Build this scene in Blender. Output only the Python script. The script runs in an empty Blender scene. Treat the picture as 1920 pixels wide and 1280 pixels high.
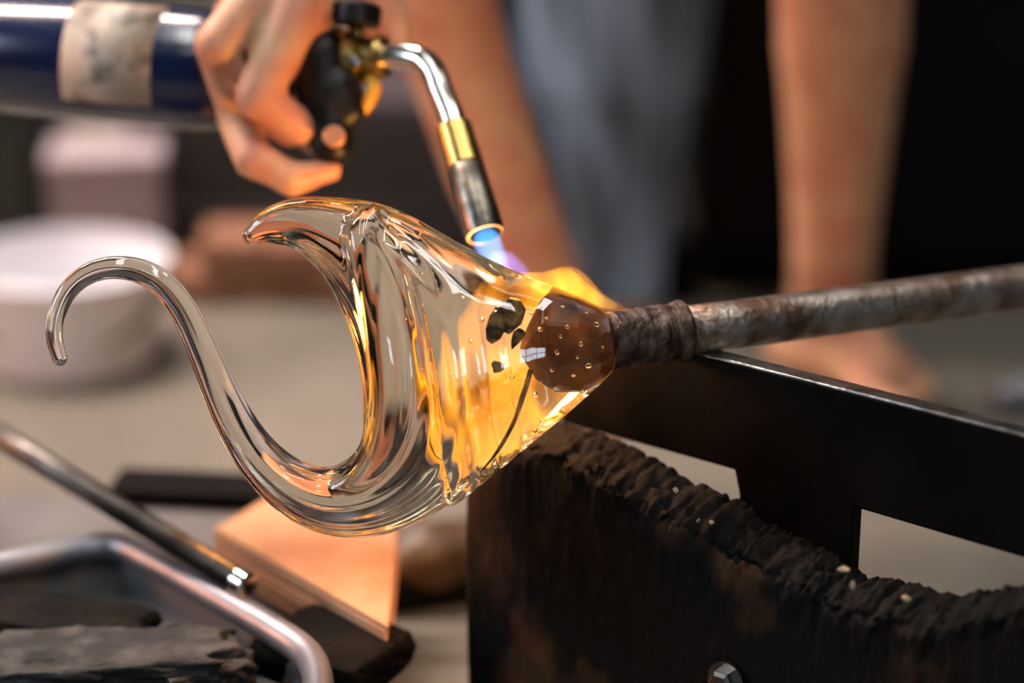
import bpy, bmesh, math, random
import numpy as np
from mathutils import Vector, Matrix

random.seed(7)
np.random.seed(7)
scene = bpy.context.scene
COL = scene.collection

# ------------------------------------------------------------------ camera
W, H, LENS = 1920.0, 1280.0, 85.0
FPX = LENS / 36.0 * W                       # focal length in pixels
PITCH = math.radians(20.0)
CAMH = 0.70
DG = 1.23                                   # distance of the glass
cam_d = bpy.data.cameras.new('camera')
cam_d.lens = LENS
cam_d.sensor_width = 36.0
cam_d.clip_start = 0.05
cam_d.dof.use_dof = True
cam_d.dof.focus_distance = DG - 0.012
cam_d.dof.aperture_fstop = 2.0
cam = bpy.data.objects.new('camera', cam_d)
COL.objects.link(cam)
cam.location = (0, 0, CAMH)
cam.rotation_euler = (math.pi / 2 - PITCH, 0, 0)
scene.camera = cam

# ------------------------------------------------------------------ world, exposure
world = bpy.data.worlds.new('world')
scene.world = world
world.use_nodes = True
world.node_tree.nodes['Background'].inputs[0].default_value = (0.5, 0.55, 0.65, 1)
world.node_tree.nodes['Background'].inputs[1].default_value = 0.004
vs = scene.view_settings
vs.view_transform = 'Standard'
vs.look = 'None'
vs.exposure = 0.42
vs.gamma = 1.0
vs.use_curve_mapping = False
cy = scene.cycles
cy.use_adaptive_sampling = True
cy.adaptive_threshold = 0.025
cy.max_bounces = 15
cy.transmission_bounces = 14
cy.glossy_bounces = 6
cy.diffuse_bounces = 3
cy.transparent_max_bounces = 16
cy.volume_bounces = 0
cy.caustics_reflective = False
cy.caustics_refractive = True
cy.blur_glossy = 0.5
cy.sample_clamp_indirect = 6.0
cy.use_denoising = True
cy.volume_step_rate = 1.0
cy.volume_max_steps = 64

TUBE_POWER = 30.0          # emission of the ceiling tubes
WINDOW_POWER = 11.0         # emission of the lit window panes
FLAME_LIGHT = 1.5          # watts of the lamp inside the torch flame
GLORY_POWER = 40.0         # emission of the furnace mouth

# ------------------------------------------------------------------ geometry maths
cP, sP = math.cos(PITCH), math.sin(PITCH)
Rv = np.array([1.0, 0, 0])
Fv = np.array([0, cP, -sP])
Uv = np.array([0, sP, cP])
C = np.array([0, 0, CAMH])
S = DG / FPX                                 # metres per photo pixel at the glass
C0 = C + DG * Fv


def ray(px, py):
    return Fv + Rv * (px - W / 2) / FPX + Uv * (H / 2 - py) / FPX


def K(px, py, d):
    """world point that stands at photo pixel px,py and distance d"""
    return C + d * ray(px, py)


def VY(px, py, Y):
    r = ray(px, py)
    return C + r * (Y / r[1])


def G(px, py, z=0.0):
    r = ray(px, py)
    return C + r * ((z - CAMH) / r[2])


def PL(px, py, P0, N):
    r = ray(px, py)
    return C + r * (np.dot(P0 - C, N) / np.dot(r, N))


def LW(pts):
    """glass frame (x right, y up, z to viewer; metres) -> world"""
    pts = np.asarray(pts, float)
    return C0 + pts[..., 0:1] * Rv + pts[..., 1:2] * Uv - pts[..., 2:3] * Fv


def gp(px, py, zpx=0.0):
    return np.array([(px - W / 2) * S, (H / 2 - py) * S, zpx * S])


# ------------------------------------------------------------------ object helpers
def link(name, me, mat=None, parent=None, smooth=True):
    o = bpy.data.objects.new(name, me)
    COL.objects.link(o)
    if mat is not None:
        if not me.materials:
            me.materials.append(mat)
    if smooth:
        for p in me.polygons:
            p.use_smooth = True
    if parent is not None:
        o.parent = parent
        o.matrix_parent_inverse = parent.matrix_world.inverted() if parent.type != 'EMPTY' or True else Matrix()
    return o


def tag(o, label, cat, group=None, kind=None):
    if label:
        o['label'] = label
    if cat:
        o['category'] = cat
    if group:
        o['group'] = group
    if kind:
        o['kind'] = kind
    return o


def thing(name, label, cat, loc=(0, 0, 0), group=None):
    o = bpy.data.objects.new(name, None)
    COL.objects.link(o)
    o.location = loc
    o.empty_display_size = 0.02
    bpy.context.view_layer.update()
    return tag(o, label, cat, group)


def mesh_from(verts, faces, name='mesh'):
    me = bpy.data.meshes.new(name)
    me.from_pydata([tuple(map(float, v)) for v in verts], [], [tuple(int(i) for i in f) for f in faces])
    me.update()
    return me


def fast_mesh(verts, quads, name='mesh'):
    me = bpy.data.meshes.new(name)
    n, m = len(verts), len(quads)
    me.vertices.add(n)
    me.vertices.foreach_set('co', np.asarray(verts, np.float32).ravel())
    me.loops.add(m * 4)
    me.loops.foreach_set('vertex_index', np.asarray(quads, np.int32).ravel())
    me.polygons.add(m)
    me.polygons.foreach_set('loop_start', np.arange(0, m * 4, 4, dtype=np.int32))
    me.polygons.foreach_set('loop_total', np.full(m, 4, np.int32))
    me.update(calc_edges=True)
    me.validate()
    return me


def bevel(o, w, seg=2):
    m = o.modifiers.new('bevel', 'BEVEL')
    m.width = w
    m.segments = seg
    m.limit_method = 'ANGLE'
    m.angle_limit = math.radians(40)
    return o


def recalc(me):
    bm = bmesh.new()
    bm.from_mesh(me)
    bmesh.ops.recalc_face_normals(bm, faces=bm.faces)
    bm.to_mesh(me)
    bm.free()
    return me


def box(name, c, s, mat, parent=None, rz=0.0, bev=0.003, rx=0.0, smooth=False):
    x, y, z = [k / 2 for k in s]
    v = [(-x, -y, -z), (x, -y, -z), (x, y, -z), (-x, y, -z), (-x, -y, z), (x, -y, z), (x, y, z), (-x, y, z)]
    M = Matrix.Translation(c) @ Matrix.Rotation(rz, 4, 'Z') @ Matrix.Rotation(rx, 4, 'X')
    v = [M @ Vector(p) for p in v]
    f = [(0, 3, 2, 1), (4, 5, 6, 7), (0, 1, 5, 4), (1, 2, 6, 5), (2, 3, 7, 6), (3, 0, 4, 7)]
    o = link(name, mesh_from(v, f, name), mat, parent, smooth)
    if bev:
        bevel(o, bev)
    return o


def frame_of(axis):
    a = Vector(axis).normalized()
    h = Vector((0, 0, 1)) if abs(a.z) < 0.9 else Vector((1, 0, 0))
    u = h.cross(a).normalized()
    v = a.cross(u)
    return np.array(a), np.array(u), np.array(v)


def tube(name, pts, rad, mat, parent=None, n=20, caps=True):
    """swept round tube; rad is a number or one per point"""
    pts = np.asarray(pts, float)
    m = len(pts)
    rad = np.broadcast_to(np.asarray(rad, float), (m,))
    T = np.gradient(pts, axis=0)
    T /= np.linalg.norm(T, axis=1, keepdims=True) + 1e-12
    a, u, v = frame_of(T[0])
    verts, faces = [], []
    for i in range(m):
        u = u - T[i] * np.dot(u, T[i])
        u /= np.linalg.norm(u)
        v = np.cross(T[i], u)
        for k in range(n):
            t = 2 * math.pi * k / n
            verts.append(pts[i] + rad[i] * (math.cos(t) * u + math.sin(t) * v))
    for i in range(m - 1):
        for k in range(n):
            k2 = (k + 1) % n
            faces.append((i * n + k, i * n + k2, (i + 1) * n + k2, (i + 1) * n + k))
    if caps:
        faces.append(tuple(range(n - 1, -1, -1)))
        faces.append(tuple(range((m - 1) * n, m * n)))
    o = link(name, mesh_from(verts, faces, name), mat, parent)
    return o


def lathe(name, P, axis, prof, mat, parent=None, n=40, closed_ends=True, arc=None, thick=None):
    """profile [(dist along axis, radius)] turned around axis through P"""
    a, u, v = frame_of(axis)
    verts, faces = [], []
    for (h, r) in prof:
        for k in range(n):
            t = 2 * math.pi * k / n
            verts.append(np.asarray(P) + a * h + r * (math.cos(t) * u + math.sin(t) * v))
    for i in range(len(prof) - 1):
        for k in range(n):
            k2 = (k + 1) % n
            faces.append((i * n + k, i * n + k2, (i + 1) * n + k2, (i + 1) * n + k))
    if closed_ends:
        faces.append(tuple(range(n - 1, -1, -1)))
        faces.append(tuple(range((len(prof) - 1) * n, len(prof) * n)))
    o = link(name, recalc(mesh_from(verts, faces, name)), mat, parent)
    md = o.modifiers.new('edge', 'EDGE_SPLIT')
    md.split_angle = math.radians(35)
    return o


def slab(name, front, thick_vec, mat, parent=None, bev=0.0015):
    n = len(front)
    v = [np.asarray(p) for p in front] + [np.asarray(p) + thick_vec for p in front]
    f = [tuple(range(n)), tuple(range(2 * n - 1, n - 1, -1))]
    for i in range(n):
        j = (i + 1) % n
        f.append((i, i + n, j + n, j))
    o = link(name, recalc(mesh_from(v, f, name)), mat, parent, smooth=False)
    if bev:
        bevel(o, bev)
    return o


def spline(pts, n):
    """Catmull-Rom through rows of pts, n samples"""
    p = np.asarray(pts, float)
    m = len(p)
    ext = np.vstack([2 * p[0] - p[1], p, 2 * p[-1] - p[-2]])
    t = np.linspace(0, m - 1 - 1e-9, n)
    i = t.astype(int)
    f = (t - i)[:, None]
    a, b, c, d = ext[i], ext[i + 1], ext[i + 2], ext[i + 3]
    return 0.5 * (2 * b + (c - a) * f + (2 * a - 5 * b + 4 * c - d) * f ** 2 + (3 * b - a - 3 * c + d) * f ** 3)


# ------------------------------------------------------------------ implicit surfaces
def surface_nets(V, org, h):
    """V[nx,ny,nz] negative inside -> verts, quads"""
    nx, ny, nz = V.shape
    ins = V < 0
    cnt = np.zeros((nx - 1, ny - 1, nz - 1), np.int8)
    for dx in (0, 1):
        for dy in (0, 1):
            for dz in (0, 1):
                cnt += ins[dx:nx - 1 + dx, dy:ny - 1 + dy, dz:nz - 1 + dz]
    act = (cnt > 0) & (cnt < 8)
    ix = np.argwhere(act)
    idx = -np.ones(act.shape, np.int64)
    idx[act] = np.arange(len(ix))
    acc = np.zeros((len(ix), 3))
    w = np.zeros(len(ix))
    cor = [(a, b, c) for a in (0, 1) for b in (0, 1) for c in (0, 1)]
    for p in cor:
        for ax in range(3):
            if p[ax]:
                continue
            q = list(p)
            q[ax] = 1
            vp = V[ix[:, 0] + p[0], ix[:, 1] + p[1], ix[:, 2] + p[2]].astype(float)
            vq = V[ix[:, 0] + q[0], ix[:, 1] + q[1], ix[:, 2] + q[2]].astype(float)
            mk = (vp < 0) != (vq < 0)
            t = np.where(mk, vp / np.where(mk, vp - vq, 1), 0)
            pos = np.array(p, float)[None, :].repeat(len(ix), 0)
            pos[:, ax] += t
            acc[mk] += pos[mk]
            w[mk] += 1
    verts = np.asarray(org) + (ix + acc / w[:, None]) * h
    quads = []
    for ax in range(3):
        b, c = [(1, 2), (2, 0), (0, 1)][ax]
        sl0 = [slice(1, None)] * 3
        A = ins
        s0 = [slice(None)] * 3
        s1 = [slice(None)] * 3
        s0[ax] = slice(0, -1)
        s1[ax] = slice(1, None)
        ch = A[tuple(s0)] != A[tuple(s1)]
        st = A[tuple(s0)]
        e = np.argwhere(ch)
        ok = (e[:, b] > 0) & (e[:, c] > 0) & (e[:, b] < V.shape[b] - 1) & (e[:, c] < V.shape[c] - 1)
        e = e[ok]
        sg = st[e[:, 0], e[:, 1], e[:, 2]]

        def cell(db, dc):
            k = e.copy()
            k[:, b] -= db
            k[:, c] -= dc
            return idx[k[:, 0], k[:, 1], k[:, 2]]
        q = np.stack([cell(1, 1), cell(0, 1), cell(0, 0), cell(1, 0)], 1)
        q[~sg] = q[~sg][:, ::-1]
        quads.append(q)
    return verts, np.vstack(quads)


def smin(a, b, k):
    h = np.clip(0.5 + 0.5 * (b - a) / k, 0, 1)
    return b * (1 - h) + a * h - k * h * (1 - h)


def capsule_field(caps, h, k=0.012, grow=0.0):
    """caps: (p, q, rp, rq[, k]) tapered capsules, smoothly joined"""
    P = np.array([np.r_[c[0], c[2]] for c in caps] + [np.r_[c[1], c[3]] for c in caps], float)
    mar = 0.02 + grow
    lo = (P[:, :3] - P[:, 3:4]).min(0) - mar
    hi = (P[:, :3] + P[:, 3:4]).max(0) + mar
    n = np.ceil((hi - lo) / h).astype(int) + 1
    V = np.full(n, 0.05, np.float32)
    axs = [lo[i] + np.arange(n[i]) * h for i in range(3)]
    for c in caps:
        p, q, rp, rq = np.asarray(c[0], float), np.asarray(c[1], float), c[2] + grow, c[3] + grow
        kk = c[4] if len(c) > 4 else k
        m = kk + 3 * h + 0.012
        a = np.maximum(((np.minimum(p - rp, q - rq) - m - lo) / h).astype(int), 0)
        b = np.minimum(((np.maximum(p + rp, q + rq) + m - lo) / h).astype(int) + 2, n)
        X, Y, Z = np.meshgrid(*[axs[i][a[i]:b[i]] for i in range(3)], indexing='ij')
        d = q - p
        L2 = max(np.dot(d, d), 1e-12)
        t = np.clip(((X - p[0]) * d[0] + (Y - p[1]) * d[1] + (Z - p[2]) * d[2]) / L2, 0, 1)
        D = np.sqrt((X - p[0] - t * d[0]) ** 2 + (Y - p[1] - t * d[1]) ** 2 + (Z - p[2] - t * d[2]) ** 2) - (rp + (rq - rp) * t)
        sl = tuple(slice(a[i], b[i]) for i in range(3))
        V[sl] = smin(V[sl], D.astype(np.float32), kk)
    return V, lo


def capsule_mesh(name, caps, h, mat, parent=None, k=0.012, grow=0.0, cut=None):
    V, lo = capsule_field(caps, h, k, grow)
    if cut is not None:
        p, nrm, = cut
        ax = [lo[i] + np.arange(V.shape[i]) * h for i in range(3)]
        X, Y, Z = np.meshgrid(*ax, indexing='ij')
        V = np.maximum(V, ((X - p[0]) * nrm[0] + (Y - p[1]) * nrm[1] + (Z - p[2]) * nrm[2]).astype(np.float32))
    v, q = surface_nets(V, lo, h)
    o = link(name, fast_mesh(v, q, name), mat, parent)
    return o


# ------------------------------------------------------------------ materials
def new_mat(name):
    m = bpy.data.materials.new(name)
    m.use_nodes = True
    return m, m.node_tree, m.node_tree.nodes['Principled BSDF']


def mat(name, c1, c2=None, rough=0.6, metal=0.0, scale=30.0, detail=4.0, bump=0.0, bump_scale=None,
        lo=0.35, hi=0.65, stretch=None, sss=0.0, spec=0.5, r2=None, coat=0.0):
    m, nt, b = new_mat(name)
    b.inputs['Base Color'].default_value = (*c1, 1)
    b.inputs['Roughness'].default_value = rough
    b.inputs['Metallic'].default_value = metal
    b.inputs['Specular IOR Level'].default_value = spec
    b.inputs['Coat Weight'].default_value = coat
    if sss:
        b.inputs['Subsurface Weight'].default_value = sss
        b.inputs['Subsurface Radius'].default_value = (0.012, 0.004, 0.002)
        b.inputs['Subsurface Scale'].default_value = 1.0
    tc = nt.nodes.new('ShaderNodeTexCoord')
    mp = nt.nodes.new('ShaderNodeMapping')
    nt.links.new(tc.outputs['Object'], mp.inputs[0])
    if stretch:
        mp.inputs['Scale'].default_value = stretch
    if c2 is not None:
        nz = nt.nodes.new('ShaderNodeTexNoise')
        nz.inputs['Scale'].default_value = scale
        nz.inputs['Detail'].default_value = detail
        rp = nt.nodes.new('ShaderNodeValToRGB')
        rp.color_ramp.elements[0].position = lo
        rp.color_ramp.elements[0].color = (*c1, 1)
        rp.color_ramp.elements[1].position = hi
        rp.color_ramp.elements[1].color = (*c2, 1)
        nt.links.new(mp.outputs[0], nz.inputs['Vector'])
        nt.links.new(nz.outputs[0], rp.inputs[0])
        nt.links.new(rp.outputs[0], b.inputs['Base Color'])
        if r2 is not None:
            mr = nt.nodes.new('ShaderNodeMapRange')
            mr.inputs['From Min'].default_value = lo
            mr.inputs['From Max'].default_value = hi
            mr.inputs['To Min'].default_value = rough
            mr.inputs['To Max'].default_value = r2
            nt.links.new(nz.outputs[0], mr.inputs[0])
            nt.links.new(mr.outputs[0], b.inputs['Roughness'])
    if bump:
        n2 = nt.nodes.new('ShaderNodeTexNoise')
        n2.inputs['Scale'].default_value = bump_scale or scale * 3
        n2.inputs['Detail'].default_value = 6
        bp = nt.nodes.new('ShaderNodeBump')
        bp.inputs['Strength'].default_value = bump
        bp.inputs['Distance'].default_value = 0.002
        nt.links.new(mp.outputs[0], n2.inputs['Vector'])
        nt.links.new(n2.outputs[0], bp.inputs['Height'])
        nt.links.new(bp.outputs[0], b.inputs['Normal'])
    return m


def emit_mat(name, col, strength):
    m, nt, b = new_mat(name)
    b.inputs['Base Color'].default_value = (*col, 1)
    b.inputs['Emission Color'].default_value = (*col, 1)
    b.inputs['Emission Strength'].default_value = strength
    return m


def glass_mat(name, col=(1, 1, 1), ior=1.5, vol=None, dens=0.0, rough=0.0):
    m, nt, b = new_mat(name)
    nt.nodes.remove(b)
    g = nt.nodes.new('ShaderNodeBsdfGlass')
    g.inputs['Color'].default_value = (*col, 1)
    g.inputs['IOR'].default_value = ior
    g.inputs['Roughness'].default_value = rough
    out = [n for n in nt.nodes if n.type == 'OUTPUT_MATERIAL'][0]
    nt.links.new(g.outputs[0], out.inputs['Surface'])
    if vol:
        v = nt.nodes.new('ShaderNodeVolumeAbsorption')
        v.inputs['Color'].default_value = (*vol, 1)
        v.inputs['Density'].default_value = dens
        nt.links.new(v.outputs[0], out.inputs['Volume'])
    return m


def flame_mat(name, c_in, c_out, strength, scale=60.0, stretch=(1, 1, 1), lo=0.3, hi=0.7, base=0.0):
    m, nt, b = new_mat(name)
    nt.nodes.remove(b)
    out = [n for n in nt.nodes if n.type == 'OUTPUT_MATERIAL'][0]
    tc = nt.nodes.new('ShaderNodeTexCoord')
    mp = nt.nodes.new('ShaderNodeMapping')
    mp.inputs['Scale'].default_value = stretch
    mp.inputs['Rotation'].default_value = (0, 0.3, 0)
    nz = nt.nodes.new('ShaderNodeTexNoise')
    nz.inputs['Scale'].default_value = scale
    nz.inputs['Detail'].default_value = 2.0
    nt.links.new(tc.outputs['Object'], mp.inputs[0])
    nt.links.new(mp.outputs[0], nz.inputs['Vector'])
    rp = nt.nodes.new('ShaderNodeValToRGB')
    rp.color_ramp.elements[0].position = lo
    rp.color_ramp.elements[0].color = (*c_out, 1)
    rp.color_ramp.elements[1].position = hi
    rp.color_ramp.elements[1].color = (*c_in, 1)
    nt.links.new(nz.outputs[0], rp.inputs[0])
    mr = nt.nodes.new('ShaderNodeMapRange')
    mr.inputs['From Min'].default_value = lo
    mr.inputs['From Max'].default_value = hi
    mr.inputs['To Min'].default_value = strength * base
    mr.inputs['To Max'].default_value = strength
    nt.links.new(nz.outputs[0], mr.inputs[0])
    e = nt.nodes.new('ShaderNodeEmission')
    nt.links.new(rp.outputs[0], e.inputs['Color'])
    nt.links.new(mr.outputs[0], e.inputs['Strength'])
    nt.links.new(e.outputs[0], out.inputs['Volume'])
    return m


M = {}
M['floor'] = mat('concrete_floor', (0.115, 0.106, 0.085), (0.18, 0.163, 0.135), 0.62, scale=4, bump=0.2, bump_scale=60)
M['wall'] = mat('sooty_wall', (0.012, 0.012, 0.013), (0.03, 0.028, 0.026), 0.8, scale=3, bump=0.2)
M['ceiling'] = mat('dark_ceiling', (0.03, 0.03, 0.032), (0.05, 0.05, 0.05), 0.9, scale=3)
M['fixture'] = mat('white_enamel', (0.7, 0.7, 0.7), None, 0.4)
M['tube'] = emit_mat('tube_light', (1.0, 0.97, 0.92), TUBE_POWER)
M['tube_fill'] = emit_mat('warm_fill_tube', (1.0, 0.80, 0.69), TUBE_POWER * 8.6)  # added fill tube, strong and warm to brighten the left floor
M['tube_dim'] = emit_mat('dim_tube_light', (1.0, 0.97, 0.88), TUBE_POWER * 0.4)  # weaker tube for the camera side
M['pane'] = emit_mat('window_daylight', (0.72, 0.85, 1.0), WINDOW_POWER)
M['glory'] = emit_mat('furnace_glow', (1.0, 0.33, 0.08), GLORY_POWER)
M['glass'] = glass_mat('clear_hot_glass', (1, 1, 1), 1.5, (1.0, 0.88, 0.42), 6.0)
M['air'] = glass_mat('air_bubble', (1, 1, 1), 1 / 1.5)
M['black_steel'] = mat('black_steel', (0.0012, 0.0012, 0.0013), (0.0035, 0.003, 0.0027), 0.5, 0.0, scale=18, bump=0.15, bump_scale=150, spec=0.06, r2=0.65)
M['steel_edge'] = mat('worn_steel_edge', (0.32, 0.31, 0.30), (0.12, 0.11, 0.10), 0.32, 1.0, scale=90, bump=0.2)
M['pipe'] = mat('weathered_pipe_steel', (0.36, 0.32, 0.28), (0.12, 0.07, 0.05), 0.34, 0.9, scale=60, bump=0.7, bump_scale=220, r2=0.5)
M['pipe_rust'] = mat('scaled_pipe_head', (0.035, 0.018, 0.012), (0.17, 0.12, 0.10), 0.45, 0.6, scale=120, bump=1.0, bump_scale=160, lo=0.42, hi=0.68)
M['char'] = mat('charred_wood', (0.002, 0.0018, 0.0017), (0.010, 0.007, 0.0052), 0.9, scale=35, detail=8, bump=1.0, bump_scale=180, lo=0.42, hi=0.75, spec=0.12)
M['wood_face'] = mat('scorched_lit_board', (0.004, 0.003, 0.0027), (0.12, 0.052, 0.02), 0.8, scale=20, detail=6, bump=0.6, bump_scale=140, lo=0.50, hi=0.82, spec=0.12, stretch=(1, 1, 0.6))  # scorched wood, brown patches brightened to carry the flame light
M['chip'] = mat('pale_splinter', (0.35, 0.27, 0.17), (0.2, 0.14, 0.08), 0.8, scale=200)
M['skin'] = mat('skin', (0.58, 0.335, 0.19), (0.50, 0.20, 0.125), 0.5, scale=34, detail=3, sss=0.06, bump=0.12, bump_scale=300, spec=0.4)
M['denim'] = mat('highlight_denim', (0.022, 0.027, 0.033), (0.20, 0.30, 0.42), 0.9, scale=22, detail=2, lo=0.36, hi=0.66, stretch=(1, 1, 0.18), bump=0.3, bump_scale=400)  # pale upright streaks paint the highlights on the jeans
M['dark_cloth'] = mat('dark_cloth', (0.02, 0.02, 0.025), (0.03, 0.03, 0.035), 0.9, scale=40, bump=0.2)
M['grey_cloth'] = mat('grey_cloth', (0.16, 0.16, 0.16), (0.22, 0.22, 0.21), 0.9, scale=40, bump=0.3)
M['hair'] = mat('dark_hair', (0.02, 0.012, 0.008), (0.04, 0.025, 0.015), 0.5, scale=60, bump=0.6, stretch=(4, 4, 0.6))
M['bottle'] = mat('blue_enamel_bottle', (0.002, 0.006, 0.030), (0.003, 0.010, 0.048), 0.22, scale=6, spec=0.6, coat=0.3)
M['chrome'] = mat('chromed_tube', (0.62, 0.60, 0.56), (0.45, 0.43, 0.40), 0.16, 1.0, scale=40)
M['brass'] = mat('brass', (0.50, 0.36, 0.11), (0.36, 0.25, 0.08), 0.3, 1.0, scale=60, bump=0.1)
M['burnt'] = mat('burnt_nozzle_steel', (0.09, 0.08, 0.07), (0.30, 0.27, 0.22), 0.33, 1.0, scale=55, detail=3, bump=0.15, lo=0.4, hi=0.66)
M['plastic'] = mat('black_plastic', (0.003, 0.003, 0.003), (0.006, 0.005, 0.0045), 0.42, scale=50, spec=0.25)
M['yellow'] = mat('amber_plastic', (0.7, 0.33, 0.02), None, 0.35)
M['button'] = mat('copper_button', (0.55, 0.28, 0.16), None, 0.3, 0.3)
M['bolt'] = mat('bolt_steel', (0.32, 0.30, 0.28), (0.18, 0.16, 0.14), 0.3, 1.0, scale=80)
M['rod'] = mat('dark_rod_steel', (0.05, 0.047, 0.044), (0.12, 0.11, 0.10), 0.35, 0.9, scale=60, bump=0.2)
M['tray'] = mat('grey_tray_steel', (0.33, 0.34, 0.38), (0.22, 0.22, 0.25), 0.4, 0.7, scale=25, bump=0.1)
M['sooty'] = mat('sooty_steel', (0.015, 0.014, 0.014), (0.05, 0.048, 0.05), 0.55, 0.3, scale=25, bump=0.1)
M['table'] = mat('steel_bench_top', (0.17, 0.165, 0.17), (0.10, 0.095, 0.095), 0.45, 0.3, scale=12, bump=0.1)
M['paper'] = mat('flamelit_paper', (0.58, 0.31, 0.17), (0.44, 0.21, 0.11), 0.85, scale=30, stretch=(1, 1, 8))  # orange light of the flame is put into this base colour
M['leather'] = mat('brown_leather', (0.10, 0.055, 0.02), (0.05, 0.025, 0.01), 0.45, scale=40, bump=0.2)
M['rubber'] = mat('black_rubber', (0.006, 0.0055, 0.005), None, 0.9, spec=0.1)
M['mauve'] = mat('mauve_card', (0.27, 0.215, 0.245), (0.34, 0.28, 0.305), 0.8, scale=12)
M['glare_white'] = mat('glare_white', (0.78, 0.80, 0.86), None, 0.45)
M['brick'] = mat('fire_brick', (0.20, 0.085, 0.045), (0.29, 0.14, 0.085), 0.9, scale=60, bump=0.5)
M['crate'] = mat('black_crate', (0.012, 0.011, 0.011), (0.02, 0.018, 0.017), 0.6, scale=20)
M['green_bin'] = mat('dark_green_bin', (0.008, 0.014, 0.010), (0.012, 0.02, 0.014), 0.6, scale=20)

# ------------------------------------------------------------------ the room
def struct(name, c, s, m, label):
    o = box(name, c, s, m, None, bev=0)
    o['kind'] = 'structure'
    o['label'] = label
    return o


struct('floor', (0, 0.5, -0.05), (5.4, 6.4, 0.1), M['floor'], 'worn grey-beige concrete workshop floor')
struct('wall_back', (0, 3.25, 1.35), (5.4, 0.1, 2.7), M['wall'], 'sooty dark wall behind the people')
struct('wall_left', (-2.65, 0.5, 1.35), (0.1, 5.6, 2.7), M['wall'], 'sooty dark side wall with lit windows')
struct('wall_right', (2.65, 0.5, 1.35), (0.1, 5.6, 2.7), M['wall'], 'sooty dark side wall by the bench')
struct('wall_front', (0, -2.25, 1.35), (5.4, 0.1, 2.7), M['wall'], 'sooty dark wall with a wide lit window')
struct('ceiling', (0, 0.5, 2.75), (5.4, 5.6, 0.1), M['ceiling'], 'dark workshop ceiling carrying tube lights')


def window(name, c, w, h, axis, cols=3, rows=2):
    e = bpy.data.objects.new(name, None)
    COL.objects.link(e)
    e.location = c
    bpy.context.view_layer.update()
    e['kind'] = 'structure'
    e['label'] = 'daylit workshop window with a pale frame'
    c = Vector(c)
    A = Vector((0, 1, 0)) if axis == 'x' else Vector((1, 0, 0))
    D = Vector((1, 0, 0)) if axis == 'x' else Vector((0, 1, 0))

    def bar(nm, du, dz, su, sz, m, t=0.03):
        s = [0, 0, sz]
        if axis == 'x':
            s[0], s[1] = t, su
        else:
            s[0], s[1] = su, t
        box(nm, c + A * du + Vector((0, 0, dz)), s, m, e, bev=0)
    for i in range(cols):
        for j in range(rows):
            bar('pane', (i + 0.5) * w / cols - w / 2, (j + 0.5) * h / rows - h / 2, w / cols - 0.05, h / rows - 0.05, M['pane'], 0.01)
    for i in range(cols + 1):
        bar('mullion', i * w / cols - w / 2, 0, 0.05, h + 0.05, M['fixture'])
    for j in range(rows + 1):
        bar('transom', 0, j * h / rows - h / 2, w, 0.05, M['fixture'], 0.028)


window('window_1', (-2.58, 0.9, 1.55), 1.8, 0.9, 'x')
window('window_2', (1.3, -2.18, 1.7), 0.9, 0.8, 'y', 2)


def tube_light(loc, L, rz, where, tm='tube'):
    t = thing('tube_light', 'white twin tube light hung ' + where, 'tube light', loc, 'ceiling tube lights')
    loc = Vector(loc)
    Rm = Matrix.Rotation(rz, 4, 'Z')
    d = Rm @ Vector((1, 0, 0))
    n = Rm @ Vector((0, 1, 0))
    box('housing', loc + Vector((0, 0, 0.02)), (L + 0.06, 0.16, 0.04), M['fixture'], t, rz)
    if loc.z < 2.5:
        for k in (-1, 1):
            hp = loc + d * (k * L * 0.4) + Vector((0, 0, 0.04))
            tube('hanger', [np.array(hp), np.array([hp.x, hp.y, 2.7])], 0.004, M['rod'], t, 8)
    for s in (-1, 1):
        c = loc + n * (0.045 * s) - Vector((0, 0, 0.022))
        tube('lamp_tube', [c - d * L / 2, c + d * L / 2], 0.014, M[tm], t, 12)
        for k in (-1, 1):
            box('lamp_holder', c + d * (k * (L / 2 + 0.012)), (0.02, 0.03, 0.045), M['fixture'], t, rz, 0)


tube_light((-0.45, 0.95, 2.65), 1.4, math.radians(82), 'above the left of the bench')
tube_light((0.55, 1.0, 2.65), 1.4, math.radians(95), 'above the right of the bench')
tube_light((-0.2, -0.45, 2.65), 1.4, math.radians(28), 'above the camera side of the bench', 'tube_dim')
tube_light((-0.85, 2.05, 1.75), 1.2, math.radians(8), 'low above the crates, added to light the floor at the left', 'tube_fill')
tube_light((1.15, 1.75, 2.65), 1.4, math.radians(80), 'above the black cabinet', 'tube')

# furnace at the left, out of the frame: its mouth throws the orange light
fur = thing('furnace', 'dark steel furnace with a round glowing mouth beside the bench', 'furnace', (-1.75, 1.45, 0))
lathe('shell', (-1.75, 1.45, 0.02), (0, 0, 1), [(0, 0.36), (0.02, 0.38), (0.85, 0.38), (0.95, 0.30), (1.0, 0.12)], M['black_steel'], fur)
lathe('mouth_ring', (-1.385, 1.37, 0.5), (1, -0.2, 0), [(0, 0.15), (0.05, 0.15), (0.05, 0.11), (0.01, 0.11)], M['brick'], fur, 32, False)
lathe('glow', (-1.385, 1.37, 0.5), (1, -0.2, 0), [(0.0, 0.105), (0.012, 0.105)], M['glory'], fur, 32)

# ------------------------------------------------------------------ bench rail, charred board
RP = K(1310, 662, 1.252)
rail_z = RP[2]
RQ = K(1920, 815, 1.0)
RQ = C + ray(1920, 815) * ((rail_z - CAMH) / ray(1920, 815)[2])      # same height further right
rd = RQ - RP
rd /= np.linalg.norm(rd)
RN = np.cross(rd, [0, 0, 1.0])                                      # towards the camera
if RN[1] > 0:
    RN = -RN


def rp(px, py):
    return PL(px, py, RP, RN)


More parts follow.
